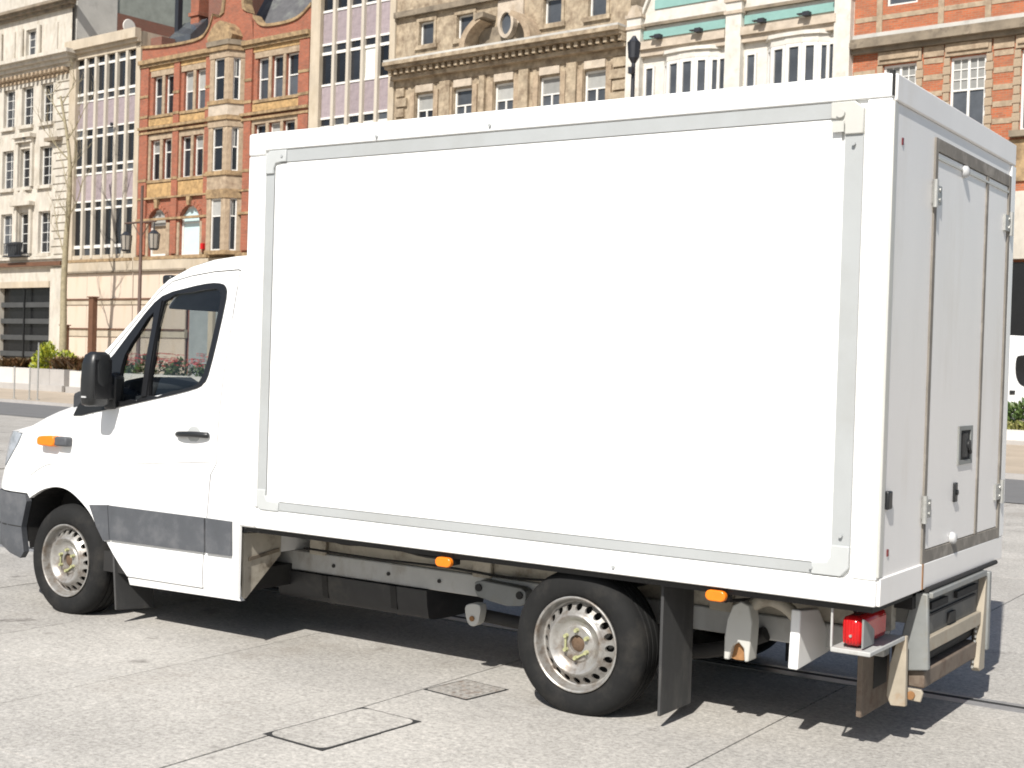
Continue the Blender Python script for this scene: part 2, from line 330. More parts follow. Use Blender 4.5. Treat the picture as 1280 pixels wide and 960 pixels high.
# big granite slabs, laid in columns
xs = [-13.87,-12.58,-11.29,-10.0,-8.71,-7.42,-6.13,-4.84,-3.54,-2.25,-.635,.66,1.95,3.3]
slabm = {}
for i in range(len(xs)-1):
    x0, x1 = xs[i]+.0045, xs[i+1]-.0045; wd = x1-x0
    y = -4.7 + {8:-.37, 9:.55}.get(i, random.uniform(0,1.6)) - .02
    ln = 1.7 if i != 8 else 1.58
    while y < 8.2:
        key = (round(wd,3), ln)
        if key not in slabm:
            c = .001; b = MB(); h = .021
            b.face([(c,c,0),(wd-c,c,0),(wd-c,ln-c,0),(c,ln-c,0)])
            o_ = [(0,0,-.001),(wd,0,-.001),(wd,ln,-.001),(0,ln,-.001)]; t_ = [(c,c,0),(wd-c,c,0),(wd-c,ln-c,0),(c,ln-c,0)]; l_ = [(p[0],p[1],-h) for p in o_]
            for k in range(4):
                j = (k+1)%4; b.face([o_[k],o_[j],t_[j],t_[k]]); b.face([l_[k],l_[j],o_[j],o_[k]])
            slabm[key] = b.mesh('paving_slab', M['slab'], merge=True)
        o = ob('paving_slab', slabm[key], ground, (x0, y, random.uniform(-.0012,.0012)))
        y += ln + .004
# slotted drain along the square
dr = MB(); dr.box(-14, 3.4, 1.50, 1.585, -.02, .004, 0); dr.box(-14, 3.4, 1.64, 1.675, -.02, .004, 0); dr.box(-14, 3.4, 1.585, 1.64, -.02, .0015, 1)
tag(dr.build('drain_channel', [M['drain'], M['slot']]), kind='structure')
# access cover with a paved inlay, and the small iron cover
def cover(name, cx, cy, wd, ln, rz, infill, frame, label, rad):
    e = empty(name, (cx, cy, 0), rz, label, 'access cover')
    MB().box(-wd/2, wd/2, -ln/2, ln/2, -.02, .0025).build('frame', frame, e)
    pts = []
    g = .012
    for sx, sy, a0 in ((1,1,0),(-1,1,90),(-1,-1,180),(1,-1,270)):
        for k in range(6):
            a = R(a0+k*18); pts.append((sx*(wd/2-g-rad)+rad*math.cos(a), sy*(ln/2-g-rad)+rad*math.sin(a)))
    MB().prism(pts, 2, -.015, .0045).build('infill_plate', infill, e)
    return e
cover('access_cover', -2.083, -.795, .36, .62, R(-3.5), M['slab'], M['slot'], 'rounded granite-filled access cover with dark corners set in the paving', .055)
c2 = cover('iron_cover', -2.078, .115, .29, .31, R(-7), M['iron'], M['slot'], 'small square rusty iron cover in the paving beside the rear wheel', .01)
b = MB()
for ix in range(-2,3):
    for iy in range(-2,3): b.box(ix*.05-.014, ix*.05+.014, iy*.052-.014, iy*.052+.014, .004, .0075)
b.build('tread_pattern', M['iron'], c2)['kind'] = 'stuff'

# ------------------------------------------------------------------ buildings
wrnd = random.Random(11)
class Bld:
    def __init__(s, name, uc, label, cat='building'):
        s.uc = uc; s.root = empty(name, fp(uc, 0), FA, label, cat); s.cache = {}; s.blinds = True
    def part(s, name, mb, mt, parent=None, smooth=None, kind=None):
        mb.v = [(p[0]-s.uc, p[1], p[2]) for p in mb.v]
        o = mb.build(name, mt, parent or s.root, smooth=smooth)
        if kind: o['kind'] = kind
        return o
    def inst(s, name, key, mk, u, y, z, parent=None, rot=None):
        if key not in s.cache: s.cache[key] = mk()
        if parent: return ob(name, s.cache[key], parent, (u,y,z), rot)
        return ob(name, s.cache[key], s.root, (u-s.uc, y, z), rot)
    def window(s, u0, u1, z0, z1, y=.16, style='sash', nx=1, nz=1, fm='white', pm='pane', fb=.07, pane=True, rot=None, split=.5):
        wd, h = round(u1-u0, 2), round(z1-z0, 2)
        def fr():
            m_ = MB(); d0, d1 = -.05, .05
            m_.box(-wd/2, wd/2, d0, d1, 0, fb); m_.box(-wd/2, wd/2, d0, d1, h-fb, h)
            m_.box(-wd/2, -wd/2+fb, d0, d1, fb, h-fb); m_.box(wd/2-fb, wd/2, d0, d1, fb, h-fb)
            if style in ('sash','cross'): m_.box(-wd/2+fb, wd/2-fb, -.035, .045, h*split-.03, h*split+.03)
            if style == 'cross': m_.box(-.04, .04, -.035, .045, fb, h*split-.03)
            zz = (fb, h-fb)
            for k in range(1, nx):
                x = -wd/2+fb + (wd-2*fb)*k/nx; m_.box(x-.016, x+.016, -.02, .03, *zz)
            for k in range(1, nz):
                z = fb+(h-2*fb)*k/nz; m_.box(-wd/2+fb, wd/2-fb, -.018, .028, z-.016, z+.016)
            return m_.mesh('window', M[fm])
        wo = s.inst('window', ('w',wd,h,style,nx,nz,fm,fb,split), fr, (u0+u1)/2, y, z0, rot=rot)
        if pane:
            parts = [(fb, h-fb)] if style == 'grid' else [(fb, h*split-.03), (h*split+.03, h-fb)]
            for q, (a, b_) in enumerate(parts):
                pmx = pm if isinstance(pm, str) else pm[q]
                rr = wrnd.random()
                if pmx in ('pane','pane2') and s.blinds:
                    if style == 'grid': pmx = 'pane2' if rr < .3 else pmx
                    elif q == 1 and rr < .35: pmx = 'blindg'
                    elif rr > .8: pmx = 'pane'
                def pn(): return MB().box(-wd/2+fb, wd/2-fb, .012, .02, a, b_).mesh('pane', M[pmx])
                s.inst('pane', ('p',wd,h,a,b_,pmx,fb), pn, 0, 0, 0, wo)
        return wo
def wall_holes(mb, u0, u1, z0, z1, holes, depth=.25, y=0., mi=0, rmi=None):
    """a wall sheet with rectangular openings and their reveals"""
    rmi = mi if rmi is None else rmi
    us = sorted({u0,u1,*[round(v,4) for h in holes for v in h[:2]]}); zs = sorted({z0,z1,*[round(v,4) for h in holes for v in h[2:4]]})
    us = [v for v in us if u0 <= v <= u1]; zs = [v for v in zs if z0 <= v <= z1]
    for i in range(len(us)-1):
        for j in range(len(zs)-1):
            cu, cz = (us[i]+us[i+1])/2, (zs[j]+zs[j+1])/2
            if any(h[0] < cu < h[1] and h[2] < cz < h[3] for h in holes): continue
            mb.face([(us[i],y,zs[j]),(us[i+1],y,zs[j]),(us[i+1],y,zs[j+1]),(us[i],y,zs[j+1])], mi)
    for h in holes:
        a, b_, c, d = h[:4]; yd = y+depth
        mb.face([(a,y,c),(a,y,d),(a,yd,d),(a,yd,c)], rmi); mb.face([(b_,y,c),(b_,yd,c),(b_,yd,d),(b_,y,d)], rmi)
        mb.face([(a,y,d),(b_,y,d),(b_,yd,d),(a,yd,d)], rmi); mb.face([(a,y,c),(a,yd,c),(b_,yd,c),(b_,y,c)], rmi)
    return mb
def shell(mb, u0, u1, z1, dep=12., mi=0, roof=None):
    """side walls, back and flat roof behind a facade"""
    mb.face([(u0,0,0),(u0,dep,0),(u0,dep,z1),(u0,0,z1)], mi); mb.face([(u1,0,0),(u1,0,z1),(u1,dep,z1),(u1,dep,0)], mi)
    mb.face([(u0,dep,0),(u1,dep,0),(u1,dep,z1),(u0,dep,z1)], mi); mb.face([(u0,0,z1),(u1,0,z1),(u1,dep,z1),(u0,dep,z1)], mi if roof is None else roof)
def cornice(mb, u0, u1, z0, z1, proj, steps=3, mi=0, ret=True):
    for k in range(steps):
        a = z0+(z1-z0)*k/steps; b_ = z0+(z1-z0)*(k+1)/steps; p = proj*(k+1)/steps
        e = p if ret else 0
        mb.box(u0-(e if ret is True else 0), u1+(e if ret else 0), -p, -.001, a, b_ - .0005, mi)
def arch_fill(mb, u0, u1, zs, y, depth, mi=0, n=12, ztop=None):
    """fills the corners above a semicircular head springing at zs, up to the square head"""
    r_ = (u1-u0)/2; c = (u0+u1)/2; zt = ztop or zs+r_
    pts = [(c+r_*math.cos(math.pi*k/n), zs+r_*math.sin(math.pi*k/n)*(zt-zs)/r_*.999) for k in range(n+1)]
    for k in range(n):
        p, q = pts[k], pts[k+1]
        mb.face([(p[0],y,p[1]),(p[0],y,zt),(q[0],y,zt),(q[0],y,q[1])], mi); mb.face([(p[0],y,p[1]),(q[0],y,q[1]),(q[0],y+depth,q[1]),(p[0],y+depth,p[1])], mi)
def dentils(u0, u1, sp, wd, y0, y1, z0, z1):
    d = MB(); u = u0
    while u < u1: d.box(u, u+wd, y0, y1, z0, z1); u += sp
    return d

# --- A white stone building
A = Bld('white_stone_building', -12.3, 'white stone corner building with sash windows, quoins and a bracketed cornice')
H = []; cols = [-23.05,-21.0,-18.95,-16.9,-14.85,-12.8,-10.75,-8.7,-6.7,-4.7,-2.6]
for c in cols:
    for z0, z1 in ((15.0,17.3),(11.3,13.6),(7.3,9.76)): H.append((c-.62, c+.62, z0, z1))
Hs = H + [(-5.02,-3.8,19.15,20.7),(-9.2,-8.0,19.15,20.7), (-7.3,-1.8,.0,5.6),(-13.7,-8.2,.0,5.6),(-20.1,-14.6,.0,5.6)]
b = wall_holes(MB(), -24.4, -.2, 0, 24, Hs, .34); 
b.face([(-24.4,0,0),(-24.4,12,0),(-24.4,12,24),(-24.4,0,24)]); b.face([(-24.4,12,0),(-.2,12,0),(-.2,12,24),(-24.4,12,24)]); b.face([(-24.4,0,24),(-.2,0,24),(-.2,12,24),(-24.4,12,24)])
A.part('wall', b, M['wstone'])
A.part('side_wall', MB().box(-.6,-.18,.3,3.0,0,24.4), M['gstone']); A.part('rear_brick_wall', MB().box(-.6,-.19,3.0,9,0,21.75), M['brickd']); A.part('rear_roof', MB().prism([(3.02,21.76),(9,21.76),(8.6,26),(3.02,26)],0,-.8,-.25), M['slateg'])
vb_ = MB().lathe([(0,-.06),(.42,-.05),(.45,0)],20); vb_.v = [(-.19-p[1]*-1 if False else -.19-p[1], 3.85+p[0], 21.1+p[2]) for p in vb_.v]; A.part('round_vent', vb_, M['pblock'])
for h in H: A.window(h[0],h[1],h[2],h[3], y=.27, style='grid', nx=2, nz=4, pm='pane', fb=.07)
for a in ((-5.02,-3.8),(-9.2,-8.0)): A.window(a[0],a[1],19.15,20.7, y=.27, style='grid', nx=2, nz=3, pm='pane2')
b = MB(); cornice(b, -24.4, -.2, 17.95, 18.8, .95, 4, ret='r'); A.part('cornice', b, M['wstone'])
A.part('modillions', dentils(-24.3,-.3,.45,.2,-.5,-.001,17.74,17.94), M['bstone'], kind='stuff'); A.part('frieze', MB().box(-24.4,-.2,-.06,-.001,17.55,17.73), M['bstone'])
b = MB(); cornice(b, -24.4, -.2, 21.4, 21.9, .6, 3, ret='r'); A.part('upper_cornice', b, M['weather'])
b = MB(); cornice(b, -24.4, -.2, 6.75, 7.05, .3, 2, ret='r'); b.box(-24.4,-.25,-.22,-.001,6.45,6.745); A.part('shop_cornice', b, M['wstone'])
A.part('fascia_shade_line', MB().box(-24.4,-.3,-.34,-.22,6.5,6.74), M['brown'])  # brown strip painting in the shadow line below the shop cornice
for c in cols:
    for z in (15.0,11.3,7.3): A.part('sill', MB().box(c-.75,c+.75,-.18,-.001,z-.22,z-.02), M['wstone'])
for c in (-4.7,-8.7,-12.8,-16.9,-21.0):
    b = MB(); b.box(c-1.05,c+1.05,-.42,-.001,14.2,14.42); b.box(c-.9,c+.9,-.25,-.001,13.95,14.2); b.box(c-.9,c-.66,-.16,-.001,11.3,13.95); b.box(c+.66,c+.9,-.16,-.001,11.3,13.95); A.part('window_hood', b, M['wstone'])
    b = MB(); b.box(c-1.1,c+1.1,-.4,-.001,10.15,10.38); b.prism([(c-1.05,10.38),(c+1.05,10.38),(c+.25,10.95),(c-.25,10.95)],1,-.32,-.001); b.prism([(c-.22,10.95),(c+.22,10.95),(c+.12,11.2),(c-.12,11.2)],1,-.25,-.001); b.box(c-.9,c-.66,-.16,-.001,7.3,10.15); b.box(c+.66,c+.9,-.16,-.001,7.3,10.15); A.part('pediment', b, M['wstone'])
b = MB(); b.box(-2.1,-.75,-.45,-.001,13.75,13.95); A.part('bracket_shelf', b, M['weather'])
for k in range(23):
    z = 7.2+k*.455; e = .16 if k%2 else 0
    A.part('quoin', MB().box(-1.62-e if k%2 else -1.5,-.17,-.07,-.001,z,z+.375), M['wstone'])
for c in (-6.75,-2.2,-10.8):
    A.part('attic_panel', MB().box(c-.62,c+.62,-.08,-.001,19.1,20.75), M['wstone'])
for c in (-5.35,-3.45,-9.55,-7.65): 
    A.part('attic_column', MB().tube([(c,-.12,19.0),(c,-.12,20.8)],[.17,.14],10), M['wstone'], smooth=40)
A.part('pier', MB().box(-1.55,-.3,-.16,-.001,0,6.4), M['wstone'])
b = MB(); b.box(-24.3,-1.78,.345,.4,0,5.6); A.part('shop_window', b, M['shopdark'])
for k in range(4): A.part('shutter_slat', MB().box(-7.28,-1.82,.12,.2,1.15+k*.98,1.45+k*.98), M['slat'])
A.part('shop_mullion', MB().box(-4.7,-4.58,.05,.12,0,5.6), M['shopdark'])
b = MB(); b.box(-7.3,-1.8,-.1,.12,5.25,5.62); A.part('shop_lintel', b, M['cream'])
bal = MB()
for k in range(9): bal.tube([(-5.6+k*.225,-.75,7.15),(-5.6+k*.225,-.75,7.85)],.025,5)
bal.tube([(-5.65,-.75,7.85),(-3.75,-.75,7.85)],.035,6); bal.box(-5.7,-3.7,-.8,-.2,7.06,7.14); A.part('balcony', bal, M['lampblk'])
A.part('planter_pot', MB().prism([(-5.3,7.15),(-4.6,7.15),(-4.4,7.95),(-5.5,7.95)],1,-.65,-.25), M['slat'])
rb = MB(); rb.prism([(-.1,24.4),(-24.4,24.4),(-24.4,27.5),(-4,27.5)],1,1.2,11.8); A.part('roof', rb, M['slateg'])

# --- B and D: concrete-finned mauve panel buildings
def finbuilding(name, u0, u1, cols, spac, gw, rows, panels, top, lpier, rpier, label, blinds=(), base=6.6):
    B_ = Bld(name, (u0+u1)/2, label)
    b = MB(); shell(b, u0, u1, top); b.face([(u0,.3,0),(u1,.3,0),(u1,.3,top),(u0,.3,top)]); B_.part('wall', b, M['cream'])
    for a, c in (lpier, rpier): B_.part('pier', MB().box(a,c,-.12,.3,0,top-.02), M['cream'])
    n = len(cols)
    for i in range(n-1): B_.part('fin', MB().box(cols[i]+gw, cols[i+1], -.1, .28, base+.25, top-.6), M['fin'])
    x0, x1 = cols[0], cols[-1]+gw
    k = 0
    for (z0, z1) in rows:
        for i, c in enumerate(cols):
            h = round(z1-z0,2); q = (k*7+i*3) % 11; k += 1
            pm = 'blind' if (i, round(z0,1)) in blinds else ('pane2' if h < .6 and q in (2,5,7) else 'pane')
            B_.inst('pane', ('p',h,pm), lambda: MB().box(0, gw, -.006, .006, 0, h).mesh('pane', M[pm]), c, .1, z0, rot=(random.uniform(-.004,.004),0,random.uniform(-.01,.01)))
    zz = sorted([z for r_ in rows for z in r_] + [z for r_ in panels for z in r_])
    for (z0, z1) in panels:
        for c in cols: B_.inst('spandrel_panel', ('s',round(z1-z0,2)), lambda: MB().box(0, gw, -.03, .05, 0, round(z1-z0,2)).mesh('spandrel_panel', M['purple']), c, .1, z0)
    solid = sorted(list(rows)+list(panels))
    for q in range(len(solid)-1):
        a, c = solid[q][1], solid[q+1][0]
        if .01 < c-a < 1: 
            for cc in cols: B_.inst('glazing_bar', ('g',round(c-a,3)), lambda: MB().box(0, gw, -.04, .05, 0, c-a).mesh('glazing_bar', M['white']), cc, .07, a)
    B_.part('head', MB().box(u0,u1,-.12,.3,solid[-1][1],top-.02), M['cream'])
    b = MB(); b.box(u0+.02,u1-.02,-.5,-.12,top-.42,top+.12); b.box(u0+.02,u1-.02,-.3,-.12,top-.6,top-.42); B_.part('roof_fascia', b, M['cream'])
    b = MB(); b.box(u0+.3,u1-.3,-.32,.1,base,base+.16); B_.part('sill_ledge', b, M['terra']); B_.part('base_band', MB().box(lpier[1],rpier[0],-.06,.3,base+.16,solid[0][0]), M['cream'])
    return B_
rowsB = [(17.89,18.25),(16.31,17.75),(15.85,16.16),(13.83,14.19),(12.16,13.69),(11.71,12.03),(9.73,10.05),(7.6,9.6),(7.02,7.42)]
Bb = finbuilding('mauve_panel_building', -.15, 6.62, [.5+i*.985 for i in range(6)], .985, .785, rowsB, [(14.28,15.76),(10.14,11.6)], 19.15, (-.15,.5), (6.2,6.62), 'narrow cream building with mauve panels and tall fin windows beside the white stone one')
# boarded ground floor shared out in panels
def hoarding(B_, u0, u1, stp=2.3):
    B_.part('fascia', MB().box(u0,u1,-.3,.0,6.02,6.58), M['cream'])
    B_.part('ledge', MB().box(u0,u1,-.42,-.301,5.98,6.08), M['weather'])
    u = u0
    while u < u1-.2:
        e = min(u+stp,u1)
        for z0, z1 in ((4.52,5.98),(2.86,4.2),(0,2.42)): B_.inst('board_panel', ('bp',round(e-u,2),z0), lambda: MB().box(.012,e-u-.012,-.04,.04,0.01,z1-z0-.01).mesh('board_panel', M['board']), u, -.2, z0)
        u += stp
    for z0, z1 in ((4.2,4.52),(2.42,2.86)):
        B_.part('board_rail', MB().box(u0,u1,-.3,-.1,z0,z1), M['cream']); B_.part('board_rail_shade', MB().box(u0,u1,-.36,-.301,z1-.06,z1+.02), M['brown'])  # thin brown strips stand in for the shadow lines along the rails
hoarding(Bb, .0, 6.6)

# --- C red brick and terracotta building
C = Bld('red_brick_terracotta_building', 13.4, 'orange red brick and buff terracotta building with a canted oriel and curved parapet')
r1 = [(7.7,8.5),(8.75,9.5),(10.34,11.15),(11.38,12.17)]; r1r = [(16.24,17.1),(17.34,18.18),(18.39,19.25)]
H1 = [(a,c,14.42,16.5) for a,c in r1+r1r]; H2 = [(a-.07,c-.07,10.92,13.08) for a,c in r1] + [(a-.1,c-.1,10.92,13.2) for a,c in r1r]
H3 = [(7.6,9.15,6.82,9.35),(10.3,12.0,6.82,9.4),(16.2,17.7,6.82,9.4),(17.9,19.4,6.82,9.4)]
b = MB(); shell(b, 6.62, 20.2, 17.4); wall_holes(b, 6.62, 20.2, 0, 17.4, H1+H2+H3, .3)
for h in H3: arch_fill(b, h[0], h[1], h[3]-(h[1]-h[0])/2, 0, .3)
C.part('wall', b, M['brick'])
for h in H1: C.window(*h, y=.2, style='sash', pm='pane2')
for h in H2: C.window(*h, y=.2, style='sash', pm='pane', split=.68)
for q, h in enumerate(H3): C.window(*h, y=.2, style='sash', pm=('paleblue','paleblue') if q == 1 else ('bstone' if q == 0 else 'pane','pane'), split=.66, fb=.12)
for a, c, o_ in ((H1[0],H1[1],0),(H1[2],H1[3],0),(H1[4],H1[6],0),(H2[0],H2[1],1),(H2[2],H2[3],1),(H2[4],H2[6],1)):
    u0, u1 = a[0], c[1]; z0, z1 = a[2], a[3]
    C.part('lintel', MB().box(u0-.18,u1+.18,-.06,-.001,z1+.01,z1+.3), M['bstone']); C.part('sill', MB().box(u0-.2,u1+.2,-.12,-.001,z0-.16,z0-.01), M['terra'])
    if o_: C.part('jamb', MB().box(u0-.2,u0-.01,-.05,-.001,z0,z1), M['bstone']); C.part('jamb', MB().box(u1+.01,u1+.2,-.05,-.001,z0,z1), M['bstone'])
for a, c in ((0,1),(2,3),(4,5),(5,6)): 
    for hh in (H1,H2): C.part('mullion', MB().box(hh[a][1]+.01, hh[c][0]-.01,-.05,-.001,hh[a][2],hh[a][3]), M['bstone'])
for c0, c1 in ((6.7,7.4),(9.62,10.1),(12.3,12.72),(15.42,15.95),(19.45,20.15)):
    C.part('brick_pilaster', MB().box(c0,c1,-.14,-.001,6.9,17.2), M['brick'])
    for z in (14.3,10.85,15.4): C.part('pilaster_band', MB().box(c0-.02,c1+.02,-.17,-.141,z,z+.14), M['terra'])
for c0, c1 in ((7.42,9.6),(10.12,12.28),(15.97,19.43)):
    for z0, z1, mm in ((13.86,14.22,'ochre'),(10.0,10.72,'ochre'),(16.82,17.15,'ochre'),(8.8,9.9,'brick')):
        if mm == 'ochre': C.part('carved_panel', MB().box(c0,c1,-.07,-.001,z0,z1), M[mm])
for z0, z1, p in ((13.42,13.54,.18),(13.66,13.8,.26),(9.88,9.98,.18),(8.72,8.84,.2),(6.6,6.78,.28)):
    b = MB(); b.box(6.66,12.9,-p,-.141 if p>.14 else -.001,z0,z1); b.box(15.2,20.18,-p,-.141,z0,z1)
    b.box(6.66,20.18,-.142,-.001,z0+.002,z1-.002); C.part('string_course', b, M['terra'])
for h in H3:
    r_ = (h[1]-h[0])/2; c = (h[0]+h[1])/2; zs = h[3]-r_; b = MB(); n = 11
    for k in range(n):
        a0, a1 = math.pi*k/n+.02, math.pi*(k+1)/n-.02
        b.prism([(c+r_*1.02*math.cos(a0),zs+r_*1.02*math.sin(a0)),(c+r_*1.3*math.cos(a0),zs+r_*1.3*math.sin(a0)),(c+r_*1.3*math.cos(a1),zs+r_*1.3*math.sin(a1)),(c+r_*1.02*math.cos(a1),zs+r_*1.02*math.sin(a1))],1,-.08,-.002)
    C.part('brick_arch', b, M['brickd'] if False else M['brick'])
    C.part('arch_jamb', MB().box(h[0]-.32,h[0]-.02,-.06,-.001,6.82,zs), M['bstone']); C.part('arch_jamb', MB().box(h[1]+.02,h[1]+.32,-.06,-.001,6.82,zs), M['bstone'])
    C.part('keystone', MB().prism([(c-.1,h[3]+.02),(c+.1,h[3]+.02),(c+.16,h[3]+.5),(c-.16,h[3]+.5)],1,-.2,-.002), M['terra'])
b = MB(); b.box(6.64,20.18,-.32,-.001,17.2,17.42); b.box(6.64,20.18,-.2,-.001,17.05,17.2); C.part('cornice', b, M['terra'])
# curved parapet
def parapet(pts, nm='parapet'):
    b = MB(); b.prism(pts+[(pts[-1][0],17.42),(pts[0][0],17.42)],1,-.05,.35); C.part(nm, b, M['brick'])
    cp = MB()
    for p, q in zip(pts[:-1],pts[1:]): cp.prism([(p[0],p[1]),(q[0],q[1]),(q[0],q[1]+.14),(p[0],p[1]+.14)],1,-.14,.42)
    C.part('coping', cp, M['terra'])
parapet(smoothpoly([(6.66,18.15),(8.5,18.0),(10.5,17.95),(11.8,18.05),(12.4,18.5),(12.7,19.1)],4))
parapet(smoothpoly([(15.9,18.6),(16.4,18.15),(17.2,17.98),(18.6,17.98),(19.4,18.15),(20.15,18.6)],4))
b = MB(); b.prism([(12.7,17.42),(15.9,17.42),(15.75,18.5),(15.4,18.9),(15.05,19.15),(14.95,23),(13.65,23),(13.55,19.15),(13.2,18.95),(12.7,18.9)],1,-.06,.4); C.part('gable', b, M['brick'])
b = MB(); b.prism([(13.25,19.0),(13.6,19.15),(13.75,20.3),(13.78,23),(13.58,23),(13.5,20.3),(13.42,19.4)],1,-.14,.42); C.part('gable_trim', b, M['terra']); b = MB(); b.prism([(15.4,18.95),(15.05,19.15),(14.86,20.3),(14.84,23),(15.04,23),(15.1,20.3),(15.2,19.4)],1,-.14,.42); C.part('gable_trim', b, M['terra'])
# oriel
pl = [(12.95,0),(13.36,-.7),(14.84,-.7),(15.27,0)]
def ring(z0, z1, g=0, mt='bstone', nm='oriel_band'):
    q = [(pl[0][0]-g,-.001),(pl[1][0]-g*.6,-.7-g),(pl[2][0]+g*.6,-.7-g),(pl[3][0]+g,-.001)]
    C.part(nm, MB().prism(q,2,z0,z1), M[mt])
for z0, z1, g, mt in ((6.7,6.9,.06,'terra'),(9.55,10.0,.05,'terra'),(10.0,10.7,.02,'bstone'),(10.7,10.92,.1,'terra'),(13.15,13.5,.04,'bstone'),(13.5,13.72,.12,'terra'),(13.72,14.3,.03,'sandl'),(14.3,14.5,.1,'terra'),(16.65,17.0,.04,'bstone'),(17.0,17.25,.14,'terra'),(17.25,17.5,.2,'weather')): ring(z0,z1,g,mt)
for z0, z1 in ((6.9,9.55),(10.92,13.15),(14.5,16.65)):
    for (p, q) in ((pl[0],pl[1]),(pl[1],pl[2]),(pl[2],pl[3])):
        d = Vector((q[0]-p[0],q[1]-p[1],0)); ln = d.length; d.normalize(); ang = math.atan2(d.y,d.x)
        mid = ((p[0]+q[0])/2,(p[1]+q[1])/2)
        ww = .8 if ln > 1 else .36
        h = z1-z0
        for sx in (-1,1):
            cx = sx*(ln/2-(ln-ww)/4)
            C.inst('oriel_post', ('op',round(ln,2),round(h,2)), lambda: MB().box(-(ln-ww)/4,(ln-ww)/4,-.0,.2,0,h).mesh('oriel_post', M['bstone']), mid[0]+d.x*cx, mid[1]+d.y*cx, z0, rot=(0,0,ang))
        o = C.window(0, ww, z0, z1, y=.12, style='sash', pm='pane', split=.55 if h < 2.3 else .66)
        o.location = (mid[0]-C.uc-d.y*.12, mid[1]+d.x*.12, z0); o.rotation_euler = (0,0,ang)
C.part('oriel_back', MB().prism([(13.05,-.05),(13.42,-.45),(14.78,-.45),(15.15,-.05)],2,6.9,17), M['shopdark'])
b = MB(); b.prism([(13.2,17.5),(15.0,17.5),(15.1,17.75),(14.8,18.2),(14.45,18.45),(14.1,18.55),(13.75,18.45),(13.4,18.2),(13.1,17.75)],1,-.75,-.06); C.part('oriel_crest', b, M['terra'])
C.part('alarm_box', MB().box(12.42,12.62,-.3,-.15,7.05,7.35), M['redl'])
# roofs behind the parapet
b = MB(); b.prism([(.8,17.4),(5.5,25.5),(11,17.4)],0,13.6,20.1); C.part('slate_roof', b, M['slate'])
b = MB(); b.prism([(1.5,17.4),(1.5,19.0),(2.6,20.1),(3.6,19.0),(3.6,17.4)],0,6.8,8.8); C.part('glass_roof', b, M['pane2'])
b = MB(); b.box(6.64,7.6,.5,1.4,17.4,18.85); C.part('roof_stair_wall', b, M['brickd'])
b = MB(); b.box(8.9,11.6,2.6,5,17.4,24.5); C.part('roof_block', b, M['brickd']); b = MB(); b.box(7.6,8.3,2.4,3.2,17.4,24); b.box(7.5,8.4,2.3,3.3,20.3,20.5); C.part('chimney', b, M['brick'])
b = MB(); b.box(6.7,7.0,2.0,2.3,17.4,23); C.part('flue', b, M['lampblk'])
hoarding(C, 6.66, 11.3)
for k in range(4):
    u = 11.45+k*2.15; C.part('shop_window', MB().box(u,u+1.75,-.12,-.001,.5,5.2), M['shopgrey']); C.part('shop_pillar', MB().box(u+1.76,u+2.13,-.3,-.001,0,5.8), M['cream'])
C.part('shop_fascia', MB().box(11.32,20.1,-.32,-.001,5.8,6.56), M['cream']); C.part('stall_riser', MB().box(11.32,20.1,-.14,-.001,0,.5), M['weather'])

# --- D second mauve building
rowsD = [(18.23,19.7),(16.23,16.55),(14.7,16.09),(12.7,13.02),(11.1,12.55),(8.9,9.25),(7.3,8.75)]
Db = finbuilding('mauve_panel_building', 20.2, 25.85, [20.89+i*.97 for i in range(5)], .97, .79, rowsD, [(16.65,18.12),(13.12,14.6),(9.4,10.95)], 21.4, (20.2,20.86), (25.5,25.85), 'cream building with mauve panels between the red brick and brown stone ones', blinds=((3,14.7),), base=6.6)
for k in range(3): Db.part('shop_window', MB().box(20.95+k*1.55,22.35+k*1.55,-.05,.299,.5,5.0), M['shopdark'])
Db.part('shop_fascia', MB().box(20.88,25.48,-.2,.299,5.2,6.2), M['brown'])

# --- E brown sandstone building with a broken pediment
E = Bld('brown_sandstone_building', 32.3, 'weathered brown sandstone building with a broken curved pediment and oval window')
cE = [27.72,30.0,32.32,34.78,37.08]
HE = [(c-.56,c+.56,11.0,13.6) for c in cE] + [(c-.56,c+.56,7.0,9.6) for c in cE]
HA = [(27.28,28.16,15.78,16.82),(29.54,30.48,15.78,16.82),(34.36,35.28,15.78,16.86),(36.66,37.54,15.78,16.86)]
b = MB(); shell(b, 25.85, 38.7, 19.5); wall_holes(b, 25.85, 38.7, 0, 19.5, HE+HA, .28); E.part('wall', b, M['sand'])
for h in HE: E.window(*h, y=.18, style='cross', pm=('pane2','pane2'), split=.72, fb=.09)
for h in HA: E.window(*h, y=.18, style='grid', pm='pane2', fb=.07)
for h in HA:
    b = MB(); b.box(h[0]-.16,h[1]+.16,-.07,-.001,h[3]+.01,h[3]+.17); b.box(h[0]-.22,h[1]+.22,-.12,-.001,h[2]-.2,h[2]-.01); b.box(h[0]-.15,h[0]-.01,-.06,-.001,h[2],h[3]); b.box(h[1]+.01,h[1]+.15,-.06,-.001,h[2],h[3]); E.part('window_surround', b, M['sand'])
for q, c in enumerate(cE):
    E.part('lintel_block', MB().box(c-.52,c+.52,-.1,-.001,13.66,13.98), M['sandl'])
    E.part('jamb', MB().box(c-.84,c-.58,-.1,-.001,10.8,13.7), M['bstone']); E.part('jamb', MB().box(c+.58,c+.84,-.1,-.001,10.8,13.7), M['bstone'])
for a, c in ((28.7,29.3),(33.2,33.7),(35.7,36.2),(31.0,31.3)):
    E.part('pilaster', MB().box(a,c,-.16,-.001,9.9,14.0), M['sand'])
E.part('frieze', MB().box(25.9,38.65,-.05,-.001,14.02,14.3), M['sand'])
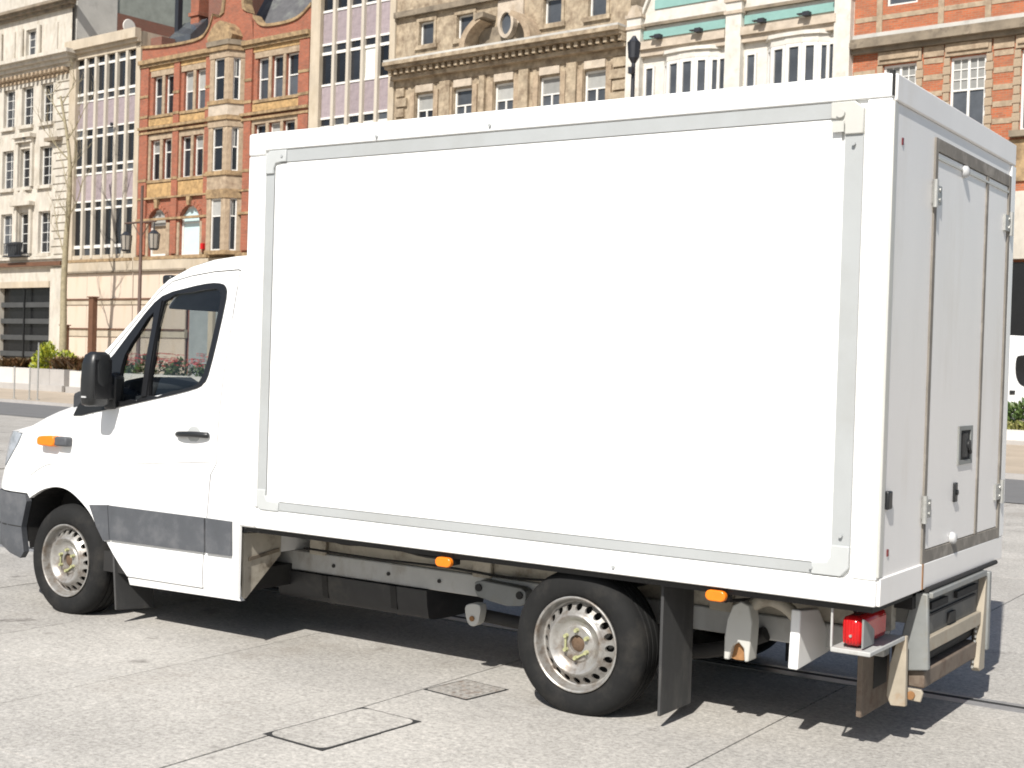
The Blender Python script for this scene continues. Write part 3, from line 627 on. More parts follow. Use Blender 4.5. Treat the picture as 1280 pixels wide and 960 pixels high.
b = MB(); b.box(25.85,38.7,-.35,-.001,14.3,14.48); b.box(25.85,38.72,-.75,-.001,14.72,14.86); b.box(25.85,38.74,-.9,-.001,14.86,15.02); E.part('cornice', b, M['sand'])
E.part('cornice_top', MB().box(25.86,38.7,-.86,-.001,15.021,15.12), M['gstone'])
E.part('modillions', dentils(25.95,38.6,.36,.17,-.6,-.002,14.49,14.71), M['sand'], kind='stuff'); E.part('cornice_shade_band', MB().box(25.9,38.66,-.2,-.003,14.49,14.71), M['weather'])  # the dark weathered band also paints in the shade between modillions
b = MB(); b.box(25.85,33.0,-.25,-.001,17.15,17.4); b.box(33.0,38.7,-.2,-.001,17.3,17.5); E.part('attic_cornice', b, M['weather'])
for k in range(9): E.part('quoin', MB().box(26.0,26.5+.15*(k%2),-.12,-.001,9.9+k*.46,10.27+k*.46), M['sand'])
for k in range(9): E.part('quoin', MB().box(38.0-.15*(k%2),38.66,-.12,-.001,9.9+k*.46,10.27+k*.46), M['sand'])
# broken segmental pediment with the oval window
def arc(a0, a1, c, r0, r1, y0, y1, nm, mt, n=10):
    b = MB()
    for k in range(n):
        t0, t1 = R(a0+(a1-a0)*k/n), R(a0+(a1-a0)*(k+1)/n)
        b.prism([(c[0]+r0*math.cos(t0),c[1]+r0*math.sin(t0)*.72),(c[0]+r1*math.cos(t0),c[1]+r1*math.sin(t0)*.72),(c[0]+r1*math.cos(t1),c[1]+r1*math.sin(t1)*.72),(c[0]+r0*math.cos(t1),c[1]+r0*math.sin(t1)*.72)],1,y0,y1)
    E.part(nm, b, M[mt])
pc = (32.35,15.13)
arc(180,118,pc,1.65,1.95,-.85,-.001,'pediment_arc','bstone'); arc(62,0,pc,1.65,1.95,-.85,-.001,'pediment_arc','bstone')
E.part('pediment_scroll', MB().prism([(31.3,16.2),(31.75,16.3),(31.75,16.5),(31.3,16.5)],1,-.9,-.001), M['weather'])
E.part('pediment_back', MB().box(30.9,33.8,-.12,-.001,15.13,16.0), M['weather'])
b = MB(); n = 24
for k in range(n):
    t0, t1 = 2*math.pi*k/n, 2*math.pi*(k+1)/n
    b.prism([(32.6+.3*math.cos(t0),16.0+.47*math.sin(t0)),(32.6+.42*math.cos(t0),16.0+.62*math.sin(t0)),(32.6+.42*math.cos(t1),16.0+.62*math.sin(t1)),(32.6+.3*math.cos(t1),16.0+.47*math.sin(t1))],1,-.4,-.1)
ov = E.part('oval_window', b, M['sandl']); 
pb = MB(); pb.prism([(32.6+.3*math.cos(2*math.pi*k/n),16.0+.47*math.sin(2*math.pi*k/n)) for k in range(n)],1,-.26,-.15); E.part('pane', pb, M['pane2'], ov)
E.part('oval_surround', MB().box(31.9,33.3,-.1,-.001,16.0,17.1), M['sandl'])
E.part('shop_front', MB().box(26.2,38.4,-.05,-.001,.2,5.4), M['shopdark']); E.part('shop_fascia', MB().box(26,38.6,-.3,-.001,5.45,6.4), M['wstone'])
b = MB(); b.prism([(.4,19.5),(2.2,22.8),(10,22.8),(11.8,19.5)],0,26,38.6); E.part('roof', b, M['slate'])

# --- F white faience building with twin gables
Fb = Bld('white_faience_building', 43.5, 'white glazed tile building with turquoise bands, bow windows and twin gables')
b = MB(); shell(b, 38.72, 48.25, 15.2); b.face([(38.72,0,0),(48.25,0,0),(48.25,0,15.2),(38.72,0,15.2)]); Fb.part('wall', b, M['faience'])
for a, c in ((38.75,39.4),(43.22,43.88),(47.62,48.24)):
    Fb.part('pier', MB().box(a,c,-.3,-.001,0,15.35), M['faience'])
    b = MB(); b.box(a-.06,c+.06,-.36,-.001,14.9,15.02); b.box(a-.06,c+.06,-.36,.2,15.35,15.48); b.prism([(a,15.48),(c,15.48),((a+c)/2+.12,15.85),((a+c)/2-.12,15.85)],1,-.3,.2); Fb.part('pier_cap', b, M['sandl'])
    Fb.part('lamp_bracket', MB().lathe([(.0,-.12),(.1,-.1),(.1,0)],10), M['lampblk']).location = ((a+c)/2-Fb.uc, -.3, 14.2)
for a0 in (39.4,43.88):
    a1 = a0+3.8; c = (a0+a1)/2
    b = MB(); b.prism([(a0,15.1),(a1,15.1),(a1,15.5),(c+.3,18.9),(c-.3,18.9),(a0,15.5)],1,-.05,.5); Fb.part('gable', b, M['faience'])
    for s_ in (-1,1):
        b = MB(); x0, x1 = (a0,c-.3) if s_ < 0 else (a1,c+.3); b.prism([(x0,15.45),(x0,15.7),(x1,19.1),(x1,18.85)],1,-.2,.5); Fb.part('gable_coping', b, M['faience'])
    Fb.part('teal_band', MB().box(a0+.02,a1-.02,-.1,-.06,14.5,14.82), M['teal']); Fb.part('teal_band', MB().box(a0+.5,a1-.5,-.1,-.06,15.62,15.98), M['teal']); Fb.part('teal_band', MB().box(a0+1,a1-1,-.1,-.06,16.9,17.2), M['teal'])
    Fb.part('string_course', MB().box(a0,a1,-.16,-.001,14.98,15.1), M['weather'])
    b = MB(); b.box(a0,a1,-.35,-.001,14.05,14.35); b.box(a0,a1,-.22,-.001,13.8,14.05); Fb.part('cornice', b, M['sandl'])
    for q in (.85,2.65):
        b = MB(); b.box(a0+q,a0+q+.24,-.62,-.36,14.35,14.5); b.box(a0+q-.22,a0+q+.0,-.62,-.42,14.42,14.46); Fb.part('floodlight', b, M['lampblk'])
    # bow window
    pts = [(a0+.95,0),(a0+1.3,-.34),(a0+1.95,-.46),(a0+2.6,-.46),(a0+3.15,-.3),(a0+3.5,0)]
    Fb.part('bow_head', MB().prism(pts,2,13.45,13.72), M['faience']); Fb.part('bow_top', MB().prism([(p[0]+(.08 if k>2 else -.08),p[1]-.08 if 0<k<5 else 0) for k,p in enumerate(pts)],2,13.72,13.86), M['faience'])
    Fb.part('bow_base', MB().prism(pts,2,9.5,10.9), M['faience'])
    for k in range(5):
        p, q = pts[k], pts[k+1]; d = Vector((q[0]-p[0],q[1]-p[1],0)); ln = d.length; d.normalize(); mid = ((p[0]+q[0])/2+ -d.y*.06,(p[1]+q[1])/2+d.x*.06)
        o = Fb.window(0, ln-.02, 10.9, 13.45, y=0, style='grid', pm='pane2', fb=.13); o.location = (mid[0]-Fb.uc, mid[1], 10.9); o.rotation_euler = (0,0,math.atan2(d.y,d.x))
    for x in (a0+.35,a0+3.66): Fb.window(x-.02-.2, x+.22 if x < a1-.3 else x+.12, 10.9, 13.4, y=-.06, style='grid', pm='pane2', fb=.07)
Fb.part('shop_front', MB().box(39.5,47.5,-.1,-.001,.2,5.4), M['shopdark']); Fb.part('shop_fascia', MB().box(38.8,48.2,-.34,-.301,5.45,6.4), M['sandl'])

# --- G orange brick building with stone stripes
G = Bld('striped_brick_building', 56.5, 'orange brick building with pale stone stripes and tall white multi-paned windows')
cG = [50.0,52.39,54.75,57.1,59.5,61.9]
HG = [(c-.6,c+.6,9.7,12.34) for c in cG] + [(c-.55,c+.55,14.4,16.4) for c in cG]
b = MB(); shell(b, 48.25, 64.5, 17.5); wall_holes(b, 48.25, 64.5, 0, 17.5, HG, .22); G.part('wall', b, M['brick2'])
for h in HG[:6]:
    wo = G.window(*h, y=.12, style='cross', pm=('pane2','pane2'), split=.58, fb=.08)
    b = MB(); hz0, hz1, wd = 2.64*.58+.03, 2.64-.08, 1.2
    b.box(-.045,.045,-.03,.045,hz0,hz1)
    for s_ in (-.28,.28): b.box(s_-.018,s_+.018,-.018,.03,hz0,hz1)
    for k in (1,2): z = hz0+(hz1-hz0)*k/3; b.box(-.52,.52,-.017,.029,z-.018,z+.018)
    b.build('glazing_bars', M['white'], wo)
for h in HG[6:]: G.window(*h, y=.12, style='sash', pm='pane2')
for c in cG:
    b = MB(); b.box(c-.78,c+.78,-.1,-.001,12.38,12.8); b.box(c-.7,c+.7,-.16,-.1,12.52,12.68); G.part('lintel', b, M['bstone'])
    b = MB(); b.box(c-.85,c+.85,-.28,-.001,9.48,9.68); G.part('sill', b, M['weather'])
    for s_ in (-1,1):
        for k in range(9): G.inst('quoin', ('q',k%2), lambda: MB().box(-.1-.03*(k%2),.1+.03*(k%2),-.06,-.001,0,.27).mesh('quoin', M['bstone']), c+s_*.72, 0, 9.72+k*.295)
for k in range(len(cG)-1):
    a, e = cG[k]+.86, cG[k+1]-.86
    for q in range(5): G.part('stone_stripe', MB().box(a,e,-.02,-.001,9.98+q*.56,10.16+q*.56), M['bstone'])
    G.part('brick_pier_cap', MB().box(a-.02,e+.02,-.05,-.001,12.45,12.8), M['bstone'])
b = MB(); b.box(48.3,49.1,-.02,-.001,12.0,12.25); b.box(48.3,49.1,-.02,-.001,11.45,11.7); G.part('stone_stripe', b, M['bstone'])
b = MB(); b.box(48.27,64.5,-.2,-.001,12.82,12.98); b.box(48.27,64.5,-.4,-.001,12.98,13.2); b.box(48.27,64.5,-.32,-.001,13.2,13.32); G.part('cornice', b, M['weather'])
G.part('cornice_blocking', MB().box(48.27,64.5,-.15,-.001,13.32,13.5), M['gstone'])
for q in range(6): 
    if q != 1: G.part('stone_stripe', MB().box(48.3,64.45,-.02,-.001,13.95+q*.56,14.12+q*.56), M['bstone'])
for u in (49.1,51.3,52.9,54.3,56.2,58.4): G.part('stone_strip', MB().box(u,u+.2,-.05,-.001,13.5,17.4), M['bstone'])
G.part('band', MB().box(48.3,64.45,-.08,-.001,8.05,9.4), M['terra'])
G.part('shop_sign_band', MB().box(48.3,64.45,-.25,-.001,5.5,7.7), M['wstone']); G.part('shop_front', MB().box(48.5,64.3,-.1,-.001,.1,5.4), M['shopdark'])
# ------------------------------------------------------------------ street things
def lamp(name, u, off, h, label, twin=True):
    p = fp(u, off); e = empty(name, (p.x,p.y,.06), FA, label, 'street lamp', 'street lamps along the far pavement')
    MB().tube([(0,0,0),(0,0,.5),(0,0,.55),(0,0,1.4),(0,0,1.45),(0,0,h)],[.2,.2,.13,.12,.085,.06],12).build('post', M['lampm'] if twin else M['lampblk'], e, smooth=50)
    if twin:
        za = h-1.55
        b = MB(); b.tube([(-1.15,0,za),(1.0,0,za)],.04,8)
        for s_ in (-1,1): b.tube([(s_*.08,0,za-.55),(s_*.35,0,za-.3),(s_*.6,0,za)],.022,6)
        b.build('cross_arm', M['lampm'], e, smooth=50)
        for x in (-1.05,.9):
            l = MB(); l.tube([(x,0,za),(x,0,za-.4)],.025,6); l.tube([(x,0,za-.36),(x,0,za-.52)],[.08,.25],8); l.tube([(x,0,za-1.13),(x,0,za-1.2)],[.2,.16],8)
            for k in range(8):
                a = 2*math.pi*k/8; l.tube([(x+.245*math.cos(a),.245*math.sin(a),za-.52),(x+.2*math.cos(a),.2*math.sin(a),za-1.14)],.014,4)
            lo = l.build('lantern', M['lampblk'], e)
            MB().tube([(x,0,za-.52),(x,0,za-1.14)],[.235,.19],8).build('lantern_glass', M['lampgl'], lo)
    else:
        l = MB(); l.tube([(0,0,h-.05),(0,0,h+.1)],[.07,.16],8); l.tube([(0,0,h+.58),(0,0,h+.68),(0,0,h+.78)],[.2,.11,.05],8)
        for k in range(8):
            a = 2*math.pi*k/8; l.tube([(.16*math.cos(a),.16*math.sin(a),h+.1),(.2*math.cos(a),.2*math.sin(a),h+.58)],.014,4)
        lo = l.build('lantern', M['lampblk'], e)
        MB().tube([(0,0,h+.1),(0,0,h+.58)],[.155,.19],8).build('lantern_glass', M['lampblk'], lo)
        MB().box(-.06,.08,-.2,-.06,h-.4,h-.2).build('lamp_gear_box', M['lampblk'], e)
    return e
lamp('street_lamp', 20.87, 10, 8.6, 'brown twin-arm street lamp with two hanging lanterns in front of the red brick building')
lamp('street_lamp', 45.7, 10, 10.95, 'tall black street lamp with a single lantern before the white tile building', False)
# rust-brown posts before the hoarding
for (px_u, off, h, lb) in ((7.05,3,4.35,'tall rust brown steel post standing before the beige hoarding'),(4.5,3,2.85,'short rust brown steel post standing before the beige hoarding')):
    p = fp(px_u, off); e = empty('steel_post', (p.x,p.y,.06), FA, lb, 'post', 'rusty posts by the hoarding')
    MB().box(-.2,.2,-.14,.14,0,h).build('shaft', M['brown'], e); MB().box(-.28,.28,-.2,.2,h,h+.06).build('cap', M['brown'], e)
# young bare tree before the white building
def tree():
    p = fp(5.85, 4); e = empty('bare_tree', (p.x,p.y,.06), FA, 'slender leafless tree with a pale trunk before the white stone building', 'tree')
    rnd = random.Random(5); t = MB(); br = MB()
    tr = [(0,0,0),(.05,0,2.5),(-.08,.05,5),(.12,0,7.5),(.3,0,9.3),(.15,.1,11.2),(-.3,.1,13.2),(-.75,0,15)]
    t.tube(smoothpoly(tr,4), [.21-.0056*k for k in range(29)], 9); t.build('trunk', M['bark'], e, smooth=60)
    def branch(p0, d, ln, r_, dep):
        pts = [p0]; p = Vector(p0); d = Vector(d).normalized(); k = 5
        for i in range(k):
            d = (d + Vector((rnd.uniform(-.18,.18),rnd.uniform(-.18,.18),rnd.uniform(-.02,.16)))).normalized(); p = p + d*ln/k; pts.append(tuple(p))
        br.tube(pts, [r_*(1-.8*i/k) for i in range(k+1)], 5)
        if dep:
            for i in (2,3,4):
                dd = d + Vector((rnd.uniform(-.9,.9),rnd.uniform(-.9,.9),rnd.uniform(.1,.5))); branch(pts[i], dd, ln*.58, r_*.5, dep-1)
    for z, dx, dy, ln in ((6.5,-.8,-.2,2.6),(7.6,.5,-.6,2.2),(8.6,.9,.1,2.4),(9.6,-.9,.2,3),(10.6,.8,-.4,2.4),(11.6,-.6,-.6,2.4),(12.6,.8,.2,2.4),(13.6,-.9,-.1,2.2),(14.6,.2,.5,1.8)):
        x = next(tr[k][0]+(tr[k+1][0]-tr[k][0])*(z-tr[k][2])/(tr[k+1][2]-tr[k][2]) for k in range(7) if tr[k][2] <= z <= tr[k+1][2])
        branch((x,.05,z), (dx,dy,.9), ln, .045, 3)
    br.build('branches', M['bark'], e, smooth=60)
tree()
# planters
def planter(name, u0, u1, o0, o1, h, label, bl=1.25, dark=()):
    uc = (u0+u1)/2; p = fp(uc, o0); e = empty(name, (p.x,p.y,.06), FA, label, 'planter')
    L_ = u1-u0; dp = o0-o1; k = 0; u = -L_/2; cache = {}
    while u < L_/2-.05:
        w_ = min(bl, L_/2-u); key = (round(w_,2), k in dark)
        mt = M['pblockd'] if k in dark else M['pblock']
        if key not in cache: cache[key] = MB().box(.008,w_-.008,0,.28,0,h).mesh('stone_block', mt)
        ob('stone_block', cache[key], e, (u,0,0)); ob('stone_block', cache[key], e, (u,dp-.28,0)); u += w_; k += 1
    MB().box(-L_/2,-L_/2+.28,.28,dp-.28,0,h-.004).build('end_block', M['pblock'], e); MB().box(L_/2-.28,L_/2,.28,dp-.28,0,h-.004).build('end_block', M['pblock'], e)
    MB().box(-L_/2+.28,L_/2-.28,.28,dp-.28,0,h-.12).build('soil', M['soil'], e)
    MB().box(-L_/2-.05,L_/2+.05,-.12,-.01,0,h*.28).build('plinth', M['pblockd'], e)
    return e
planter('stone_planter', 8, 25.2, 16.3, 14.2, .82, 'long pale stone planter of bronze and yellow shrubs across the road', dark=(12,13))
planter('stone_planter', 26.0, 40, 16.6, 14.4, .8, 'long pale stone planter of red flowers behind the truck cab')
planter('stone_planter', 54, 72, 12.4, 10.2, .34, 'low pale stone planter with a clipped hedge before the parked white van')
def shrub(name, u, off, z0, rw, rd, h, leaf, n, size, label, cat='shrub', spiky=False, group=None, seed=1, petals=0):
    rnd = random.Random(seed); p = fp(u, off); e = empty(name, (p.x,p.y,z0), FA, label, cat, group); b = MB()
    st = MB()
    for k in range(7):
        a = rnd.uniform(0,6.28); st.tube([(0.15*rw*math.cos(a),.15*rd*math.sin(a),-.02),(.5*rw*math.cos(a),.5*rd*math.sin(a),h*.6)],[.02,.008],5)
    st.build('stems', M['bark'], e)
    for k in range(n):
        if spiky:
            a = rnd.uniform(0,6.28); bx = rnd.uniform(-.8,.8)*rw; by = rnd.uniform(-.8,.8)*rd; el = rnd.uniform(.5,1.4); ln = rnd.uniform(.5,1)*h/math.sin(el)*.8
            ln = min(ln, h*1.3)
            d = Vector((math.cos(a)*math.cos(el),math.sin(a)*math.cos(el),math.sin(el))); sd = Vector((-math.sin(a),math.cos(a),0))*size*.5
            p0 = Vector((bx,by,0)); p1 = p0+d*ln*.6; p2 = p0+d*ln*.95 - Vector((0,0,ln*.12)) + Vector((math.cos(a),math.sin(a),0))*ln*.12
            b.face([p0-sd,p0+sd,p1+sd,p1-sd]); b.face([p1-sd,p1+sd,p2])
        else:
            while True:
                q = Vector((rnd.uniform(-1,1),rnd.uniform(-1,1),rnd.uniform(0,1)))
                lump = .8+.25*math.sin(q.x*5+seed)*math.cos(q.y*4)
                if .3 < q.x**2+q.y**2+q.z**2 < lump**2: break
            c = Vector((q.x*rw,q.y*rd,q.z*h)); d = Vector((q.x,q.y,q.z*.6+.3)).normalized(); d = (d+Vector((rnd.uniform(-.7,.7),rnd.uniform(-.7,.7),rnd.uniform(-.5,.7)))).normalized()
            t = d.cross(Vector((rnd.uniform(-1,1),rnd.uniform(-1,1),rnd.uniform(-1,1)))).normalized(); s_ = size*rnd.uniform(.6,1.3)
            b.face([c, c+d*s_*.5+t*s_*.28, c+d*s_, c+d*s_*.5-t*s_*.28])
    b.build('foliage', M[leaf], e, recalc=False)['kind'] = 'stuff'
    if petals:
        pb = MB()
        for k in range(petals):
            q = Vector((rnd.uniform(-1,1)*rw,rnd.uniform(-1,1)*rd,h*rnd.uniform(.55,1.1))); 
            for j in range(5):
                a = j*1.256; pb.face([q, q+Vector((math.cos(a)*.07,math.sin(a)*.07,.03)), q+Vector((math.cos(a+.6)*.09,math.sin(a+.6)*.09,.01))])
        pb.build('petals', M['petal'], e, recalc=False)['kind'] = 'stuff'
    return e
shrub('yellow_shrub', 22.6, 15.2, .8, 1.35, .8, 1.05, 'leafy', 1500, .16, 'bright yellow green leafy shrub in the stone planter', seed=3)
shrub('bronze_shrub', 20.2, 15.2, .8, 1.1, .8, .75, 'leafr', 700, .07, 'shorter bronze spiky shrub growing beside the yellow green one in the planter', spiky=True, seed=4)
shrub('bronze_shrub', 24.4, 15.2, .8, 1.0, .8, .95, 'leafr', 900, .07, 'taller bronze spiky shrub between the yellow green one and the truck mirror', spiky=True, seed=5)
for k, u in enumerate((27.5,29.3,31.2,33.4,35.6,38)):
    shrub('flower_bed', u, 15.5, .78, .95, .8, .6+.15*(k%2), 'leafg', 420, .14, ('first','second','third','fourth','fifth','sixth')[k]+' clump of red flowers from the bronze shrub end of the planters', 'flowers', group='red flower clumps in the planter', seed=20+k, petals=90)
hd = shrub('clipped_hedge', 60, 11.2, .38, 5.0, .7, .95, 'leafg', 5200, .13, 'dark green clipped hedge in the low planter before the white van', 'hedge', seed=8)
shrub('straw_grass', 60, 12.0, .38, 4.6, .25, .4, 'leafp', 1400, .04, 'straw green grass edging in front of the dark hedge', 'grass', spiky=True, seed=9)
# thin steel posts on the kerb across the road
for k, (u, h) in enumerate(((30.9,1.0),(31.75,1.0),(32.2,1.75))):
    p = fp(u, 21.7); e = empty('kerb_post', (p.x,p.y,.06), FA, ('short thin steel post on the far kerb, farther from the tall post','short thin steel post on the far kerb, close beside the tall post','tall thin steel post on the far kerb before the pale planter')[k], 'post', 'thin steel posts on the far kerb')
    MB().tube([(0,0,0),(0,0,h)],.022,8).build('shaft', M['steel'], e, smooth=50); MB().tube([(0,0,0),(0,0,.03)],.06,10).build('base', M['steel'], e)
# parked white van at the right
def wheelmesh():
    t = MB().lathe([(.2,.02),(.24,-.005),(.3,.0),(.335,.03),(.34,.06),(.34,.17),(.335,.2),(.24,.22)],32).mesh('tyre', M['rubber'], 50)
    r_ = MB().lathe([(.0,.05),(.06,.03),(.09,.06),(.16,.06),(.19,.03),(.205,.0),(.2,.1)],32).mesh('wheel', M['rim'], 40)
    return t, r_
p = fp(57.3, 8.6); van = empty('parked_van', (p.x,p.y,.06), FA, 'white panel van parked behind the hedge before the striped brick building', 'van')
prof = [(2.6,.35),(2.65,.9),(2.5,1.1),(2.28,1.35),(1.9,2.0),(1.65,2.4),(1.3,2.62),(-.5,2.7),(-2.5,2.66),(-2.62,2.4),(-2.68,1.0),(-2.68,.35)]
b = MB(); b.prism(prof,1,-.0,1.9); vb = b.build('body', M['paint'], van); bevel(vb, .09, 3, 30)
for x in (-1.75,1.75):
    t, r_ = wheelmesh(); wo = ob('wheel', r_, van, (x,-.03,.28)); ob('tyre', t, wo)
win = smoothpoly([(2.05,1.32),(1.5,1.3),(.92,1.3),(.85,1.45),(.85,2.0),(.92,2.15),(1.45,2.12),(1.75,1.85)],4,True)
MB().prism(win,1,-.02,.0).build('side_window', M['pane'], van)
MB().prism(smoothpoly([(.1,1.36),(.62,1.36),(.72,1.48),(.72,2.05),(.62,2.17),(.02,2.17),(-.12,2.05),(-.1,1.6)],4,True),1,-.018,.0).build('side_window', M['pane'], van)
MB().box(1.85,2.05,-.3,-.05,1.12,1.42).build('wing_mirror', M['blackpl'], van); MB().box(-2.66,2.68,-.03,-.0,.45,.6).build('side_moulding', M['greypl'], van)
MB().box(2.28,2.5,-.015,.3,.95,1.1).build('headlight', M['lightm'], van)
MB().box(-.46,-.44,-.012,0,.4,2.3).build('door_gap', M['seal'], van); MB().box(-.26,-.12,-.03,0,1.14,1.24).build('door_handle', M['blackpl'], van)
# ------------------------------------------------------------------ the box truck
YC = .977
T = empty('box_truck', (-2.9, YC, 0), 0, 'white light truck with a plain box body parked on the paving', 'truck')
TO = Vector((2.9, -YC, 0))          # truck coordinates are world coordinates; parts shift into the root's frame
def tp(name, mb, mt, parent=None, smooth=None, bev=None, **kw):
    mb.v = [(p[0]+TO.x, p[1]+TO.y, p[2]) for p in mb.v]
    o = mb.build(name, mt, parent or T, smooth=smooth, **kw)
    if bev: bevel(o, bev, 2)
    return o
def both(name, mk, mt, parent=None, **kw):
    """the left part and its mirror image on the other side"""
    a = tp(name, mk(), mt, parent, **kw); b_ = mk(); b_.v = [(p[0], 2*YC-p[1], p[2]) for p in b_.v]; b_.f = [tuple(reversed(f)) for f in b_.f]
    return a, tp(name, b_, mt, parent, **kw)
# --- cargo box
L_, W_, Z0, Z1 = -3.55, 1.954, .686, 2.823
box = tp('cargo_box', MB().box(L_+.01,-.012,.012,W_-.012,Z0+.012,Z1-.012), M['boxpaint'])
for s_ in (0,1):
    fy = (lambda y: y) if not s_ else (lambda y: W_-y)
    def bx(x0,x1,y0,y1,z0,z1): 
        a, c = sorted((fy(y0),fy(y1))); return MB().box(x0,x1,a,c,z0,z1)
    tp('side_panel', bx(-3.355,-.205,.002,.03,.842,2.655), M['boxpaint'], box)
    tp('top_rail', bx(L_+.12,-.0,-.006,.03,2.728,Z1), M['boxpaint'], box, bev=.006)
    tp('bottom_rail', bx(L_+.12,-.0,-.006,.03,Z0,.79), M['boxpaint'], box, bev=.006)
    tp('front_post', bx(L_,-3.425,-.003,.03,.8,2.70), M['boxpaint'], box, bev=.006)
    tp('rear_post', bx(-.1,.0,-.003,.03,.792,2.726), M['boxpaint'], box, bev=.006)
    for (x0,x1,z0,z1) in ((L_-.002,-3.432,2.70,Z1+.002),(L_-.002,-3.432,Z0-.002,.8)): tp('corner_block', bx(x0,x1,-.009,.04,z0,z1), M['boxpaint'], box, bev=.014)
    tp('trim_rail', bx(-3.33,-.25,-.001,.03,2.66,2.722), M['alu'], box); tp('trim_rail', bx(-3.28,-.26,-.001,.03,.796,.838), M['alu'], box)
    tp('trim_rail', bx(-3.42,-3.36,-.001,.03,.9,2.6), M['alu'], box); tp('trim_rail', bx(-.19,-.113,-.001,.03,.92,2.59), M['alu'], box)
    # corner castings
    def cast(poly): 
        b = MB(); b.prism(poly,1,fy(-.012),fy(.03)); return b
    tp('corner_casting', cast([(-3.42,2.6),(-3.36,2.6),(-3.36,2.63),(-3.345,2.655),(-3.3,2.66),(-3.27,2.66),(-3.27,2.724),(-3.39,2.724),(-3.42,2.7)]), M['casting'], box, bev=.004)
    tp('corner_casting', cast([(-3.42,.9),(-3.36,.9),(-3.36,.87),(-3.34,.842),(-3.26,.84),(-3.26,.79),(-3.39,.79),(-3.42,.81)]), M['casting'], box, bev=.004)
    tp('corner_casting', cast([(-.112,2.59),(-.19,2.59),(-.19,2.63),(-.205,2.652),(-.25,2.658),(-.25,2.724),(-.15,2.724),(-.112,2.695)]), M['alulight'], box, bev=.004)
    tp('corner_casting', cast([(-.112,.92),(-.19,.92),(-.19,.87),(-.205,.848),(-.27,.842),(-.27,.794),(-.145,.794),(-.112,.83)]), M['casting'], box, bev=.004)
    b = MB(); b.tube([(-.205,fy(-.012),2.675),(-.205,fy(-.026),2.675)],.018,12); b.box(-.24,-.19,min(fy(-.012),fy(-.02)),max(fy(-.012),fy(-.02)),2.60,2.645); tp('lamp_socket', b, M['alulight'], box, smooth=40)
    for (x,z) in ((-.15,.96),(-.27,.82),(-.15,2.55),(-3.3,2.69),(-2.65,2.75),(-1.95,2.755),(-1.2,.72)):
        tp('rivet', MB().tube([(x,fy(-.004),z),(x,fy(-.017),z)],.008,8), M['alu'], box)
tp('roof_cap', MB().box(L_+.03,-.03,.03,W_-.03,Z1-.03,Z1+.012), M['boxpaint'], box, bev=.01)
tp('front_wall', MB().box(L_-.004,L_+.02,.03,W_-.03,Z0+.02,Z1-.01), M['boxpaint'], box)
# rear end: x grows backwards
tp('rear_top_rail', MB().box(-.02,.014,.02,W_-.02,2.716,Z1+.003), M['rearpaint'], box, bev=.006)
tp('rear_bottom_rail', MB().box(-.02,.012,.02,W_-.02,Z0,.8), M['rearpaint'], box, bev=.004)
tp('rear_corner_post', MB().box(-.015,.01,.004,.05,.802,2.714), M['alulight'], box, bev=.004)
tp('rear_corner_post', MB().box(-.015,.012,1.865,W_-.004,.802,2.714), M['boxpaint'], box, bev=.004)
tp('top_corner_gap', MB().box(-.014,.004,-.004,.018,2.735,2.835), M['dark'], box)
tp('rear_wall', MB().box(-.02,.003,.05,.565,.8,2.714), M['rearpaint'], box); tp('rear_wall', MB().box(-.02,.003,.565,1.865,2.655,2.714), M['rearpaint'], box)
b = MB(); b.box(-.02,.012,.565,.6,.8,2.655); b.box(-.02,.012,1.825,1.865,.8,2.655); b.box(-.02,.011,.6,1.825,2.6,2.655); b.box(-.02,.011,.6,1.825,.8,.855); tp('door_frame', b, M['seal'], box)
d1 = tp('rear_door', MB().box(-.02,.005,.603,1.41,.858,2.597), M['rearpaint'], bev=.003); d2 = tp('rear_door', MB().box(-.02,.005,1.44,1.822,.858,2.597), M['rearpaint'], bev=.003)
tp('door_seal', MB().box(-.02,.011,1.408,1.442,.858,2.597), M['seal'], d1)
b = MB(); b.box(-.01,.012,.605,1.82,2.565,2.575); tp('drip_strip', b, M['alulight'], d1)
def hinge(y, z, s_, par):
    b = MB(); b.box(.005,.018,y-.05,y+.05,z-.04,z+.04); b.tube([(.02,y-.05*s_,z-.06),(.02,y-.05*s_,z+.06)],.012,10)
    b.tube([(.018,y+.02,z+.022),(.023,y+.02,z+.022)],.009,8); b.tube([(.018,y+.02,z-.022),(.023,y+.02,z-.022)],.009,8)
    tp('hinge', b, M['steel'], par, smooth=40)
for z in (2.41,1.04): hinge(.6,z,1,d1); hinge(1.8,z,-1,d2)
b = MB(); b.box(.005,.013,1.07,1.1,1.21,1.39); b.box(.005,.013,1.27,1.3,1.21,1.39); b.box(.005,.013,1.1,1.27,1.21,1.23); b.box(.005,.013,1.1,1.27,1.37,1.39); lp = tp('latch_plate', b, M['liftgrey'], d1)
tp('latch_recess', MB().box(.005,.007,1.1,1.27,1.23,1.37), M['dark'], d1)
b = MB(); b.box(.007,.018,1.15,1.2,1.245,1.355); b.tube([(.007,1.215,1.3),(.024,1.215,1.3)],.024,12); b.tube([(.018,1.21,1.3),(.018,1.245,1.262)],.01,8); tp('latch_handle', b, M['tank'], d1, smooth=40)
b = MB(); b.box(.005,.018,1.02,1.06,1.04,1.13); b.tube([(.018,1.04,1.085),(.026,1.04,1.085)],.014,10); tp('lock_cover', b, M['blackpl'], d1, bev=.005)
def bulb(z):
    b = MB(); b.lathe([(.0,-.036),(.016,-.034),(.026,-.025),(.029,-.01),(.029,0)],16); b.v = [(-p[1]*.75+.006, 1.013+p[0], z+p[2]) for p in b.v]; tp('marker_lamp', b, M['clearl'], d1, smooth=60)
bulb(.875); bulb(2.565)
